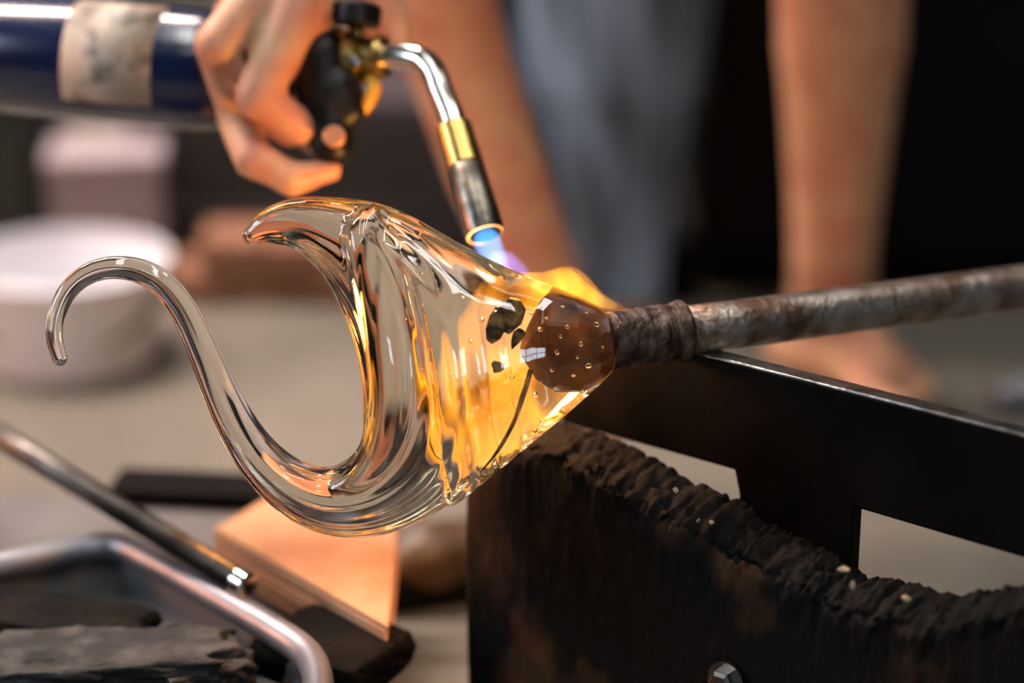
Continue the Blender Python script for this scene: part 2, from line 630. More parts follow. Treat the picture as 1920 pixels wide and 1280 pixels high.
rail = thing('bench_rail', 'black steel bench rail plate that the blowpipe rests on', 'bench rail', tuple(rp(1490, 900) * [1, 1, 0]))
far = RP + rd * 0.33
low_l, low_r = rp(1050, 792), rp(1368, 880)
ldir = (low_r - low_l) / np.linalg.norm(low_r - low_l)
topl = RP - rd * 0.068
zl = rp(1600, 952)
zl2 = rp(1920, 1048)
down = (zl2 - zl) / np.linalg.norm(zl2 - zl)
plate = [topl, far, zl + down * 0.22, zl, low_r, low_l]
slab('plate', plate, -RN * 0.010, M['black_steel'], rail, 0.002)
# bright worn upper edge, a thin proud strip
e0, e1 = RP - rd * 0.01, far
slab('worn_edge', [e0 + [0, 0, 0.0006], e1 + [0, 0, 0.0006], e1 - [0, 0, 0.0012], e0 - [0, 0, 0.0012]] + RN * 0.0006, -RN * 0.0106, M['steel_edge'], rail, 0.0006)
pA, pB = rp(1385, 925), rp(1601, 952)
post_up = [rp(1374, 884) + [0, 0, 0.004], zl + [0, 0, 0.004], zl, np.array([zl[0], zl[1], 0.0]), np.array([pA[0], pA[1], 0.0]), pA]
slab('post', post_up, -RN * 0.0098, M['black_steel'], rail, 0.0012)

# charred board in front of the rail
TH = 0.036
BP = RP + RN * 0.016          # rear face of the board


def bp_(px, py):
    return PL(px, py, BP, RN)


board = thing('charred_board', 'thick scorched wooden board with a burnt ragged top edge', 'board', tuple(bp_(1300, 1200) * [1, 1, 0]))
prof = [(884, 880), (930, 815), (985, 787), (1045, 788), (1110, 806), (1200, 850), (1262, 878), (1300, 908), (1345, 922), (1385, 936), (1420, 968),
        (1470, 992), (1530, 1022), (1570, 1040), (1600, 1070), (1650, 1082), (1700, 1092), (1755, 1106), (1800, 1112), (1850, 1104), (1920, 1096), (1990, 1090), (2080, 1096)]
px_ = np.array([p[0] for p in prof], float)
py_ = np.array([p[1] for p in prof], float)
NC, NR = 330, 40
xs = np.linspace(950, 2080, NC)
rng = np.random.RandomState(3)


def noise1(n, cells, amp):
    k = rng.uniform(-1, 1, cells + 2)
    t = np.linspace(0, cells, n)
    i = t.astype(int)
    f = t - i
    f = f * f * (3 - 2 * f)
    return amp * (k[i] * (1 - f) + k[i + 1] * f)


rag = np.clip((xs - 1000) / 120, 0.15, 1)
ysm = np.interp(xs, px_, py_)
ys = ysm + rag * (noise1(NC, 40, 5) + noise1(NC, 110, 4.5) + noise1(NC, 220, 3.0))
verts, faces = [], []
disp = np.zeros((NR, NC))
for a, b, am in ((6, 40, 0.0012), (12, 100, 0.0010), (20, 200, 0.0007)):
    g = rng.uniform(-1, 1, (a + 2, b + 2))
    ti = np.linspace(0, a, NR)
    tj = np.linspace(0, b, NC)
    ii, jj = ti.astype(int), tj.astype(int)
    fi, fj = (ti - ii)[:, None], (tj - jj)[None, :]
    disp += am * ((g[ii][:, jj] * (1 - fi) + g[ii + 1][:, jj] * fi) * (1 - fj) + (g[ii][:, jj + 1] * (1 - fi) + g[ii + 1][:, jj + 1] * fi) * fj)
backs = [bp_(xs[j], ys[j]) for j in range(NC)]
tn_ = noise1(NC, 150, 0.0022) + noise1(NC, 50, 0.002)
tops = [bp_(xs[j], ysm[j]) + RN * TH - [0, 0, 0.005 + tn_[j] * rag[j]] for j in range(NC)]
for i in range(NR):
    u = (i / (NR - 1)) ** 1.7
    for j in range(NC):
        t = tops[j]
        fall = math.exp(-u * 14)
        p = np.array([t[0], t[1], t[2] * (1 - u)])
        p = p + RN * (disp[i, j] * (0.35 + 2.2 * fall) - 0.003 * math.exp(-u * 60))
        verts.append(p)
for i in range(NR - 1):
    for j in range(NC - 1):
        a = i * NC + j
        faces.append((a, a + NC, a + NC + 1, a + 1))
nb = len(verts)
CR = 8                                                # crest rows from the front edge to the rear edge
cn = np.stack([noise1(NC, 130 + 17 * r, 0.0018) + noise1(NC, 45 + 5 * r, 0.0018) for r in range(CR)])
for r in range(CR):
    t = (r + 1) / CR
    for j in range(NC):
        q = tops[j] * (1 - t) + backs[j] * t
        q = q + np.array([0, 0, (0.0022 * math.sin(math.pi * t) + cn[r, j] * rag[j] * (1 if r < CR - 1 else 0.3))])
        verts.append(q + rd * rng.uniform(-0.0004, 0.0004))
for j in range(NC):
    verts.append(np.array([backs[j][0], backs[j][1], 0]))
for j in range(NC - 1):
    rows = [0] + [nb + r * NC for r in range(CR + 1)]
    for r0, r1 in zip(rows[1:], rows[:-1]):
        faces.append((r0 + j, r1 + j, r1 + j + 1, r0 + j + 1))
lastrow = (NR - 1) * NC
for j in range(NC - 1):
    faces.append((lastrow + j, nb + CR * NC + j, nb + CR * NC + j + 1, lastrow + j + 1))
for j in (0, NC - 1):
    loop = [i * NC + j for i in range(NR)] + [nb + r * NC + j for r in range(CR, -1, -1)]
    faces.append(tuple(loop))
me = recalc(mesh_from(verts, faces, 'plank'))
plank = link('plank', me, None, board)
me.materials.append(M['wood_face'])
me.materials.append(M['char'])
for k, p in enumerate(me.polygons):
    c = p.center
    row = min(p.vertices) // NC if min(p.vertices) < nb else 0
    xrel = (min(p.vertices) % NC) / NC
    thr = 3
    p.material_index = 1 if (row < thr or max(p.vertices) >= nb) else 0
for (qx, qy, sz) in ((1582, 1066, 12), (1600, 1096, 9), (1268, 918, 6), (1700, 1120, 8), (1335, 978, 5), (1310, 975, 4)):
    P = PL(qx, qy, BP + RN * TH, RN) + RN * 0.002
    a = rng.uniform(0, 3)
    v = [P + (np.array(rd) * math.cos(a + t) + np.array([0, 0, 1]) * math.sin(a + t)) * sz * S * s for t, s in ((0, 1), (1.7, 0.4), (3.2, 0.9), (4.6, 0.35))]
    slab('splinter', v, -RN * 0.003, M['chip'], board, 0.0002)
# hexagon bolt with washer
bq = PL(1366, 1272, BP + RN * TH, RN) + RN * 0.001
lathe('washer', bq, tuple(RN), [(0, 0.0105), (0.002, 0.0105)], M['bolt'], board, 28)
bolt = lathe('bolt_head', bq + RN * 0.002, tuple(RN), [(0, 0.0075), (0.005, 0.0075), (0.0065, 0.0055)], M['bolt'], board, 6)

# ------------------------------------------------------------------ the glass
spn = [  # px, py, in-plane half width, depth half thickness, depth offset
    (470, 441, 17, 18, -10), (505, 424, 36, 30, -8), (560, 418, 50, 46, -6), (622, 438, 70, 66, 0), (697, 480, 102, 86, 6),
    (768, 566, 122, 104, 8), (806, 670, 128, 116, 8), (806, 775, 122, 112, 6), (776, 862, 108, 98, 4), (704, 926, 82, 76, 2),
    (604, 942, 61, 58, 0), (508, 886, 46, 46, 0), (444, 798, 37, 38, 0), (397, 695, 31, 31, 0), (352, 590, 27, 27, 0), (300, 525, 24.5, 25, 0),
    (240, 501, 22, 22, 2), (178, 506, 20, 20, 4), (130, 540, 18, 18, 6), (106, 592, 16.5, 17, 8), (103, 636, 15.5, 16, 9), (114, 672, 14, 14, 9)]
NS = 420
sp = spline(spn, NS)
ker = np.exp(-0.5 * (np.arange(-24, 25) / 7.0) ** 2)
ker /= ker.sum()
for c_ in range(5):                                   # smooth the control curve
    col_ = np.r_[2 * sp[0, c_] - sp[24:0:-1, c_], sp[:, c_], 2 * sp[-1, c_] - sp[-2:-26:-1, c_]]
    sp[:, c_] = np.convolve(col_, ker, 'valid')
SX, SY = (sp[:, 0] - W / 2) * S, (H / 2 - sp[:, 1]) * S
SW, SH, SZ = sp[:, 2] * S, sp[:, 3] * S, sp[:, 4] * S
SALL = np.stack([SX, SY, SW, SH, SZ], 1)
SEXT = np.vstack([2 * SALL[0] - SALL[1], SALL, 2 * SALL[-1] - SALL[-2]])


def sev(t, der=False):
    i = np.clip(t.astype(int), 0, NS - 2)
    f = (t - i)[:, None]
    a, b, c, d = SEXT[i], SEXT[i + 1], SEXT[i + 2], SEXT[i + 3]
    p = 0.5 * (2 * b + (c - a) * f + (2 * a - 5 * b + 4 * c - d) * f ** 2 + (3 * b - a - 3 * c + d) * f ** 3)
    if not der:
        return p
    q = 0.5 * ((c - a) + 2 * (2 * a - 5 * b + 4 * c - d) * f + 3 * (3 * b - a - 3 * c + d) * f ** 2)
    return p, q


lobe = [(712, 398, 12, 40), (686, 424, 22, 62), (683, 462, 27, 84), (706, 540, 34, 92), (728, 640, 40, 96), (738, 740, 40, 90), (726, 820, 36, 78), (690, 880, 28, 60), (640, 915, 16, 45)]
lb = spline(lobe, 120)
LBX, LBY, LBR, LBZ = (lb[:, 0] - W / 2) * S, (H / 2 - lb[:, 1]) * S, lb[:, 2] * S, lb[:, 3] * S
NECK = np.array([(800, 236), (860, 218), (920, 197), (980, 164), (1040, 128), (1090, 97), (1130, 72), (1150, 55), (1162, 44)], float)
def dense(a):
    x = np.linspace(a[0, 0], a[-1, 0], 400)
    y = np.interp(x, a[:, 0], a[:, 1])
    kk = np.exp(-0.5 * (np.arange(-60, 61) / 20.0) ** 2)
    y2 = np.convolve(np.r_[2 * y[0] - y[60:0:-1], y, 2 * y[-1] - y[-2:-62:-1]], kk / kk.sum(), 'valid')
    return np.stack([x, y2], 1)


NECKZ = np.array([(800, 118), (860, 122), (920, 126), (980, 122), (1040, 111), (1090, 90), (1130, 68), (1150, 53), (1162, 43)], float)
NECK, NECKZ = dense(NECK), dense(NECKZ)
na, nb_ = gp(860, 683), gp(1160, 634)
nax = (nb_ - na) / np.linalg.norm(nb_ - na)


def glass_field(P):
    x, y, z = P[:, 0], P[:, 1], P[:, 2]
    n = len(x)
    d = np.empty(n)
    for s in range(0, n, 60000):
        xs_, ys_, zs_ = x[s:s + 60000], y[s:s + 60000], z[s:s + 60000]
        dd = (xs_[:, None] - SX[None, :]) ** 2 + (ys_[:, None] - SY[None, :]) ** 2
        i = dd.argmin(1).astype(float)
        for _ in range(4):
            p_, q_ = sev(i, True)
            along = (xs_ - p_[:, 0]) * q_[:, 0] + (ys_ - p_[:, 1]) * q_[:, 1]
            i = np.clip(i + np.clip(0.9 * along / (q_[:, 0] ** 2 + q_[:, 1] ** 2), -2, 2), 0, NS - 1)
        p_, q_ = sev(i, True)
        tn = np.hypot(q_[:, 0], q_[:, 1])
        tx, ty = q_[:, 0] / tn, q_[:, 1] / tn
        cx, cyy, w, h, zc = p_.T
        al = (xs_ - cx) * tx + (ys_ - cyy) * ty
        nn = -(xs_ - cx) * ty + (ys_ - cyy) * tx
        zz = zs_ - zc
        q = np.sqrt((nn / w) ** 2 + (zz / h) ** 2 + (al / w) ** 2 + 1e-9)
        ph = np.arctan2(zz / h, nn / w)
        u = i / NS
        env = np.clip((u - 0.02) / 0.14, 0, 1) * np.clip((1.02 - u) / 0.25, 0, 1)
        tail = np.clip((u - 0.46) / 0.16, 0, 1)
        tail = tail * tail * (3 - 2 * tail)
        rib = (1 - tail) * 1.0 * (0.030 * np.cos(9 * ph + 5.0 * u + 0.6 * np.sin(2 * ph)) + 0.013 * np.cos(16 * ph - 7 * u + 1.0) + 0.003 * np.cos(29 * ph + 9 * u)) + tail * 0.04 * np.cos(5 * ph + 6.0 * u + 0.8)
        f = (q - 1 - env * rib) * np.minimum(w, h) * 0.9
        # front lobe with the folded lip
        dl = np.sqrt((xs_[:, None] - LBX[None, ::2]) ** 2 + (ys_[:, None] - LBY[None, ::2]) ** 2 + (zs_[:, None] - LBZ[None, ::2]) ** 2) - LBR[None, ::2]
        kk = 0.0016
        mn = dl.min(1)
        fl = mn - kk * np.log(np.exp(-(dl - mn[:, None]) / kk).sum(1)) + kk * 1.2
        f = smin(f, fl, 0.0045)
        # neck towards the pipe
        rx = xs_ - na[0]
        ry = ys_ - na[1]
        t = rx * nax[0] + ry * nax[1]
        nr = -rx * nax[1] + ry * nax[0]
        rad = np.interp(860 + t / S, NECK[:, 0], NECK[:, 1])
        radz = np.interp(860 + t / S, NECKZ[:, 0], NECKZ[:, 1])
        rho = np.sqrt(nr ** 2 + (zs_ * rad / radz) ** 2)
        ang = np.arctan2(zs_ * rad / radz, nr)
        e2 = np.clip((1040 - (860 + t / S)) / 120, 0, 1) * 0.25
        rad = rad * S * (1 + e2 * (0.022 * np.cos(11 * ang + 8 * t) + 0.012 * np.cos(17 * ang - 6 * t + 2)))
        ring = np.clip((1010 - (860 + t / S)) / 90, 0, 1) * np.clip(1 - (nr / (rad + 1e-9) - 0.05) / 0.45, 0, 1)
        rad = rad * (1 + ring * (0.009 * np.cos(2 * np.pi * t / (42 * S) + 0.8 * ang) + 0.002 * np.cos(2 * np.pi * t / (23 * S) + 0.8 * ang + 1)))
        fn = (rho - rad) * 0.7
        t0, t1 = 0.0 - 30 * S, (1156 - 860) * S
        fn = np.maximum(fn, np.maximum(t - t1, t0 - t))
        fn = -smin(-fn, -(t - t1), 0.006)
        f = smin(f, fn, 0.016)
        d[s:s + 60000] = f
    return d


hg = 0.0021
lo = np.array([gp(60, 0)[0], gp(0, 1030)[1], -0.048])
hi = np.array([gp(1185, 0)[0], gp(0, 340)[1], 0.052])
nn_ = np.ceil((hi - lo) / hg).astype(int)
ax3 = [lo[i] + np.arange(nn_[i]) * hg for i in range(3)]
# skip empty columns: evaluate only columns near the outline
X2, Y2, Z2 = np.meshgrid(*ax3, indexing='ij')
PP = np.stack([X2.ravel(), Y2.ravel(), Z2.ravel()], 1)
d2 = np.full(nn_[:2], 9.0)
for k in range(0, NS, 4):
    d2 = np.minimum(d2, np.hypot(ax3[0][:, None] - SX[k], ax3[1][None, :] - SY[k]) - SW[k] * 1.25)
xn = W / 2 + ax3[0] / S
d2 = np.where((xn[:, None] > 780) & (np.abs(H / 2 - ax3[1][None, :] / S - 675) < 250), np.minimum(d2, 0), d2)
mask = np.repeat((d2 < 0.008)[:, :, None], nn_[2], 2).ravel()
VV = np.full(len(PP), 0.02)
VV[mask] = glass_field(PP[mask])
gv, gq = surface_nets(VV.reshape(nn_), lo, hg)


def project(v, it=2):
    for _ in range(it):
        e = 0.0004
        f0 = glass_field(v)
        g = np.stack([(glass_field(v + np.eye(3)[k] * e) - f0) / e for k in range(3)], 1)
        g2 = (g ** 2).sum(1)
        st = np.clip(f0 / np.maximum(g2, 0.05), -0.001, 0.001)
        v = v - g * st[:, None]
    return v


gv = project(gv, 2)


def split_quads(v, q):
    """one linear 4-way subdivision of a quad mesh"""
    n = len(v)
    e = np.sort(np.vstack([np.stack([q[:, k], q[:, (k + 1) % 4]], 1) for k in range(4)]), 1)
    key = e[:, 0].astype(np.int64) * (n + 1) + e[:, 1]
    uq, first, inv = np.unique(key, return_index=True, return_inverse=True)
    em = 0.5 * (v[e[first, 0]] + v[e[first, 1]])
    fc = v[q].mean(1)
    m = len(q)
    ei = (n + inv.reshape(-1)).reshape(4, m)
    ci = n + len(uq) + np.arange(m)
    nq = [np.stack([q[:, k], ei[k], ci, ei[(k + 3) % 4]], 1) for k in range(4)]
    return np.vstack([v, em, fc]), np.vstack(nq)


gv, gq = split_quads(gv, gq)
gv = project(gv, 3)
e_ = 0.0003
gn = np.stack([glass_field(gv + np.eye(3)[k] * e_) - glass_field(gv - np.eye(3)[k] * e_) for k in range(3)], 1)
gn /= np.linalg.norm(gn, axis=1, keepdims=True) + 1e-12
gnw = gn[:, 0:1] * Rv + gn[:, 1:2] * Uv - gn[:, 2:3] * Fv
glass = thing('glass_sculpture', 'clear ribbed hot glass with a curled tail and beak tip on the pipe end', 'glass', tuple(LW(gp(1000, 670))))
gbody = link('body', fast_mesh(LW(gv), gq, 'body'), M['glass'], glass)
gbody.data.normals_split_custom_set_from_vertices([tuple(x) for x in gnw])

# amber core inside the neck
m, nt, b = new_mat('amber_core')
b.inputs['Roughness'].default_value = 0.25
nz = nt.nodes.new('ShaderNodeTexNoise')
nz.inputs['Scale'].default_value = 45
nz.inputs['Detail'].default_value = 5
tcn = nt.nodes.new('ShaderNodeTexCoord')
nt.links.new(tcn.outputs['Object'], nz.inputs['Vector'])
rpn = nt.nodes.new('ShaderNodeValToRGB')
rpn.color_ramp.elements[0].position = 0.35
rpn.color_ramp.elements[0].color = (0.040, 0.008, 0.003, 1)
rpn.color_ramp.elements[1].position = 0.7
rpn.color_ramp.elements[1].color = (0.28, 0.075, 0.012, 1)
nt.links.new(nz.outputs[0], rpn.inputs[0])
nt.links.new(rpn.outputs[0], b.inputs['Base Color'])
nt.links.new(rpn.outputs[0], b.inputs['Emission Color'])
b.inputs['Emission Strength'].default_value = 0.16
M['core'] = m
cpts = []
rr = np.random.RandomState(5)
for (x, cyc, r) in ((972, 655, 20), (1008, 645, 70), (1020, 640, 84), (1075, 642, 84), (1118, 645, 62), (1146, 640, 44)):
    for k in range(7):
        a = 2 * math.pi * k / 7 + 0.35
        q = r * rr.uniform(0.93, 1.03)
        cpts.append(gp(x + rr.uniform(-5, 5), cyc - q * math.sin(a), 0.86 * q * math.cos(a)))
bm = bmesh.new()
for p in LW(cpts):
    bm.verts.new(p)
res = bmesh.ops.convex_hull(bm, input=bm.verts)
bmesh.ops.delete(bm, geom=[v for v in bm.verts if not v.link_faces], context='VERTS')
bmesh.ops.recalc_face_normals(bm, faces=bm.faces)
me = bpy.data.meshes.new('amber_core')
bm.to_mesh(me)
bm.free()
core = link('amber_core', me, M['core'], glass, smooth=False)
core['label'] = 'dark amber faceted core in the glass neck'
bevel(core, 0.003, 3)
# bubbles and dark flakes trapped in the neck
sph = []
bmx = bmesh.new()
bmesh.ops.create_icosphere(bmx, subdivisions=2, radius=1.0)
bub = bpy.data.meshes.new('bubble')
bmx.to_mesh(bub)
bmx.free()
bub.materials.append(M['air'])
for p in bub.polygons:
    p.use_smooth = True
for (x, y, r, z) in ((1098, 683, 6, 62), (1060, 615, 4, 80), (1085, 645, 4, 82), (1040, 660, 3.5, 82), (1115, 610, 5, 55), (1070, 700, 3.5, 70), (1030, 690, 3, 74), (1052, 580, 4, 62),
                     (1098, 590, 4, 55), (1090, 726, 6, 30), (1000, 735, 5, 80), (960, 705, 4, 110), (905, 600, 4, 125), (930, 585, 3, 120), (1010, 620, 4, 88), (1022, 600, 3, 84),
                     (1047, 632, 2.5, 84), (1078, 668, 2.5, 78), (1125, 650, 3, 54), (995, 590, 3.5, 92), (870, 560, 3, 125), (885, 640, 3, 130), (790, 520, 3, 80), (765, 600, 3, 90)):
    o = bpy.data.objects.new('bubble', bub)
    COL.objects.link(o)
    o.parent = glass
    o.matrix_parent_inverse = glass.matrix_world.inverted()
    o.location = LW(gp(x, y, z))
    o.scale = (r * S * 1.2, r * S * 0.8, r * S * rr.uniform(0.8, 1.5))
M['flake'] = mat('dark_flake', (0.06, 0.03, 0.012), (0.50, 0.30, 0.11), 0.25, 0.6, scale=110, lo=0.42, hi=0.66, bump=1.0, bump_scale=200)  # brown flakes, gold tone painted in as glints
for (x, y, w_, h_, a0, z) in ((950, 592, 30, 40, 0.6, 96), (930, 612, 18, 36, 0.3, 100), (934, 686, 16, 13, 0.0, 112), (968, 636, 12, 22, 0.5, 96)):
    pts = []
    for k in range(9):
        a = 2 * math.pi * k / 9
        q = rr.uniform(0.6, 1.1)
        u, v = w_ * q * math.cos(a), h_ * q * math.sin(a)
        pts.append(LW(gp(x + u * math.cos(a0) - v * math.sin(a0), y + u * math.sin(a0) + v * math.cos(a0), z)))
    slab('flake', pts, Fv * 0.004, M['flake'], glass, 0.0006)

seam = spline([gp(992, 690, 88), gp(980, 735, 92), gp(962, 788, 88), (gp(936, 838, 78)), gp(900, 884, 62)], 30)
tube('dark_seam', LW(seam), np.interp(np.arange(30), [0, 6, 20, 29], [4.5, 5, 4, 1.2]) * S, M['flake'], glass, 10)

# ------------------------------------------------------------------ blowpipe
pa, pb = K(1146, 638, DG + 0.002), K(1930, 536, 1.345)
pdn = (pb - pa) / np.linalg.norm(pb - pa)
pipe = thing('blowpipe', 'weathered steel blowpipe with a scaled rusty head holding the glass', 'pipe', tuple(pa))
NP = 26
pr = np.random.RandomState(2)
hl = np.linspace(0, 0.041, NP)
tube('pipe_head', [pa + pdn * h for h in hl], [0.0150 + 0.0009 * pr.uniform(-1, 1) + (0.0014 if i > NP - 4 else 0) for i in range(NP)], M['pipe_rust'], pipe, 28)
s0 = pa + pdn * 0.0405
tube('shaft', [s0 + pdn * (0.0 + 1.0 * k / 40) for k in range(41)], [0.0128 - 0.0004 * min(1, k / 10) for k in range(41)], M['pipe'], pipe, 32)

# ------------------------------------------------------------------ torch
D1 = 1.385
torch = thing('gas_torch', 'hand torch with blue gas bottle, brass fitting and bent steel nozzle', 'torch', tuple(K(250, 130, D1)))
b0, b1 = K(-12, 96, D1 + 0.03), K(452, 138, D1 + 0.005)
bax = (b1 - b0)
bl = np.linalg.norm(bax)
bax /= bl
rb = 0.0348
prof_b = [(-0.001, 0.020), (0.0, 0.029), (0.004, 0.0325), (0.010, rb), (bl * 0.86, rb), (bl * 0.93, rb * 0.93), (bl * 0.98, rb * 0.75), (bl * 1.02, rb * 0.45), (bl * 1.05, 0.012), (bl * 1.32, 0.012)]
gb = lathe('gas_bottle', b0, tuple(bax), prof_b, M['bottle'], torch, 56)
# paper label: a curved sheet round the bottle
m, nt, b = new_mat('bottle_label')
b.inputs['Roughness'].default_value = 0.5
tcn = nt.nodes.new('ShaderNodeTexCoord')
nz = nt.nodes.new('ShaderNodeTexNoise')
nz.inputs['Scale'].default_value = 75
nz.inputs['Detail'].default_value = 2
nt.links.new(tcn.outputs['Object'], nz.inputs['Vector'])
rpn = nt.nodes.new('ShaderNodeValToRGB')
rpn.color_ramp.elements[0].position = 0.32
rpn.color_ramp.elements[0].color = (0.10, 0.09, 0.075, 1)
rpn.color_ramp.elements[1].position = 0.52
rpn.color_ramp.elements[1].color = (0.36, 0.31, 0.25, 1)
nt.links.new(nz.outputs[0], rpn.inputs[0])
nt.links.new(rpn.outputs[0], b.inputs['Base Color'])
M['label'] = m


def wrap(name, h0, h1, a0, a1, off, mm, parent, n=24):
    a, u, v = frame_of(bax)
    vv, ff = [], []
    for dr in (0, 0.0004):
        for hh in (h0, h1):
            for k in range(n + 1):
                t = a0 + (a1 - a0) * k / n
                vv.append(b0 + bax * hh + (rb + off + dr) * (math.cos(t) * np.array(v) + math.sin(t) * np.array(u)))
    m1 = n + 1
    for k in range(n):
        ff.append((k, k + 1, m1 + k + 1, m1 + k))
        ff.append((2 * m1 + k, 3 * m1 + k, 3 * m1 + k + 1, 2 * m1 + k + 1))
        ff.append((k, 2 * m1 + k, 2 * m1 + k + 1, k + 1))
        ff.append((m1 + k, m1 + k + 1, 3 * m1 + k + 1, 3 * m1 + k))
    for k in (0, n):
        ff.append((k, m1 + k, 3 * m1 + k, 2 * m1 + k))
    return link(name, recalc(mesh_from(vv, ff, name)), mm, parent)


# angle 0 is up, sign found by which side faces the camera
a_, u_, v_ = frame_of(bax)
sgn = 1 if np.dot(u_, -Fv) > 0 else -1
lab = wrap('paper_label', bl * 0.36, bl * 0.715, sgn * 0.02, sgn * 2.05, 0.0002, M['label'], gb)
lab['label'] = 'worn beige paper label'
hx, hy = 640, 150
DT = 1.352
# black plastic valve body and grip
vb = capsule_mesh('valve_body', [(K(604, 108, DT + 0.002), K(610, 190, DT), 0.0160, 0.0150), (K(610, 190, DT), K(622, 272, DT - 0.003), 0.0145, 0.0125),
                            (K(600, 130, DT + 0.02), K(560, 150, DT + 0.025), 0.013, 0.011), (K(640, 170, DT - 0.004), K(658, 205, DT - 0.004), 0.012, 0.009)], 0.002, M['plastic'], torch, 0.006)
lathe('grip_button', K(627, 256, DT - 0.017), tuple(-Fv), [(0, 0.0062), (0.004, 0.0062), (0.0055, 0.0048)], M['button'], vb, 28)
tube('trigger', spline([K(668, 215, DT - 0.002), K(690, 190, DT - 0.006), K(701, 162, DT - 0.006), K(692, 140, DT)], 12), 0.0042, M['yellow'], vb, 12)
# knob on top
ka, kc = K(628, 24, DT - 0.004), K(708, 32, DT - 0.004)
kd = (kc - ka) / np.linalg.norm(kc - ka)
kl = np.linalg.norm(kc - ka)
kup = np.cross(kd, Fv)
kup = kup / np.linalg.norm(kup) * (1 if np.dot(kup, Uv) > 0 else -1)
kcen = (ka + kc) / 2
knob = lathe('control_knob', kcen - kup * 0.006, tuple(kup), [(0, 0.0125), (0.0015, 0.0142), (0.0105, 0.0142), (0.0125, 0.0120)], M['plastic'], torch, 24)
tube('valve_stem', [kcen - kup * 0.005, K(672, 90, DT)], 0.004, M['brass'], torch, 12)
# brass fitting: flanges and hexagon
fa, fb = K(618, 108, DT + 0.008), K(724, 106, DT - 0.004)
fd = (fb - fa) / np.linalg.norm(fb - fa)
fl_ = np.linalg.norm(fb - fa)
bf = lathe('brass_fitting', fa, tuple(fd), [(0, 0.0125), (fl_ * 0.10, 0.0165), (fl_ * 0.22, 0.0165), (fl_ * 0.26, 0.0115), (fl_ * 0.36, 0.0115), (fl_ * 0.38, 0.0150), (fl_ * 0.58, 0.0150),
                                      (fl_ * 0.62, 0.0105), (fl_ * 0.86, 0.0105), (fl_ * 0.90, 0.0122), (fl_ * 1.0, 0.0115)], M['brass'], torch, 32)
lathe('fitting_screw', K(664, 116, DT - 0.018), tuple(-Fv), [(0, 0.0034), (0.003, 0.0034), (0.0035, 0.0022)], M['bolt'], bf, 16)
tp = spline([K(716, 106, DT - 0.003), K(756, 105, DT - 0.008), K(792, 114, DT - 0.014), K(815, 140, DT - 0.020), K(828, 176, DT - 0.027), K(843, 212, DT - 0.034), K(856, 250, DT - 0.040)], 40)
tube('bent_tube', tp, 0.0074, M['chrome'], torch, 28)
na_, nb2 = K(850, 236, DT - 0.038), K(910, 440, DT - 0.066)
nd = (nb2 - na_) / np.linalg.norm(nb2 - na_)
nl = np.linalg.norm(nb2 - na_)
lathe('brass_sleeve', na_, tuple(nd), [(0, 0.0080), (0.001, 0.0098), (nl * 0.385, 0.0103), (nl * 0.40, 0.0095)], M['brass'], torch, 36)
lathe('nozzle', na_ + nd * nl * 0.39, tuple(nd), [(0, 0.0096), (0.001, 0.0102), (nl * 0.56, 0.0108), (nl * 0.61, 0.0104), (nl * 0.61, 0.0086), (nl * 0.45, 0.0084)], M['burnt'], torch, 36, False)

# ------------------------------------------------------------------ flame
tip = nb2
tipL = np.array([np.dot(tip - C0, Rv), np.dot(tip - C0, Uv), -np.dot(tip - C0, Fv)])
flame = thing('torch_flame', 'torch flame turning from blue to orange around the glass neck', 'flame', tuple(LW(gp(960, 520, -60))))
M['f_blue'] = flame_mat('blue_flame', (0.12, 0.50, 1.0), (0.06, 0.30, 0.9), 110, 90, (1, 1, 1), 0.2, 0.8, 0.5)
M['f_violet'] = flame_mat('violet_flame', (0.55, 0.48, 1.0), (0.16, 0.12, 1.0), 60, 60, (1, 1, 1), 0.25, 0.7, 0.4)
M['f_orange'] = flame_mat('orange_flame', (1.0, 0.38, 0.014), (1.0, 0.24, 0.005), 48, 80, (1, 1, 0.28), 0.40, 0.60, 0.05)


def flame_part(name, caps, m, k=0.006, h=0.0025):
    return capsule_mesh(name, [(LW(gp(*c[0])), LW(gp(*c[1])), c[2] * S, c[3] * S) for c in caps], h, m, flame, k)


zt = tipL[2] / S
flame_part('blue_cone', [((911, 444, zt), (928, 484, zt + 10), 28, 24)], M['f_blue'], 0.003, 0.0015)
flame_part('violet_plume', [((932, 482, zt + 10), (962, 505, zt + 30), 22, 22), ((955, 474, zt), (982, 506, zt + 10), 12, 14)], M['f_violet'], 0.004, 0.0018)
flame_part('orange_flame', [((975, 538, -60), (1065, 540, -40), 28, 34), ((1065, 540, -40), (1168, 586, -8), 34, 14), ((960, 560, -115), (925, 700, -130), 36, 38),
                            ((925, 700, -130), (915, 840, -120), 38, 14), ((1010, 560, -100), (1000, 690, -120), 44, 40), ((1000, 690, -120), (985, 800, -125), 38, 20),
                            ((1040, 570, -80), (1085, 640, -95), 34, 26), ((905, 590, -150), (880, 720, -155), 26, 40), ((880, 720, -155), (885, 880, -140), 40, 22),
                            ((940, 760, -135), (925, 850, -120), 30, 14), ((858, 640, -158), (850, 780, -160), 24, 32), ((850, 780, -160), (858, 880, -150), 32, 14)], M['f_orange'], 0.010)
M['f_yellow'] = flame_mat('yellow_flame', (1.0, 0.50, 0.04), (1.0, 0.34, 0.01), 85, 70, (1, 1, 1), 0.3, 0.65, 0.3)
flame_part('yellow_tongue', [((968, 528, -40), (1060, 534, -20), 20, 26), ((1060, 534, -20), (1150, 574, 0), 26, 10)], M['f_yellow'], 0.006, 0.002)
pl = bpy.data.lights.new('flame_lamp', 'POINT')
pl.energy = FLAME_LIGHT
pl.color = (1.0, 0.42, 0.12)
pl.shadow_soft_size = 0.02
plo = bpy.data.objects.new('flame_lamp', pl)
COL.objects.link(plo)
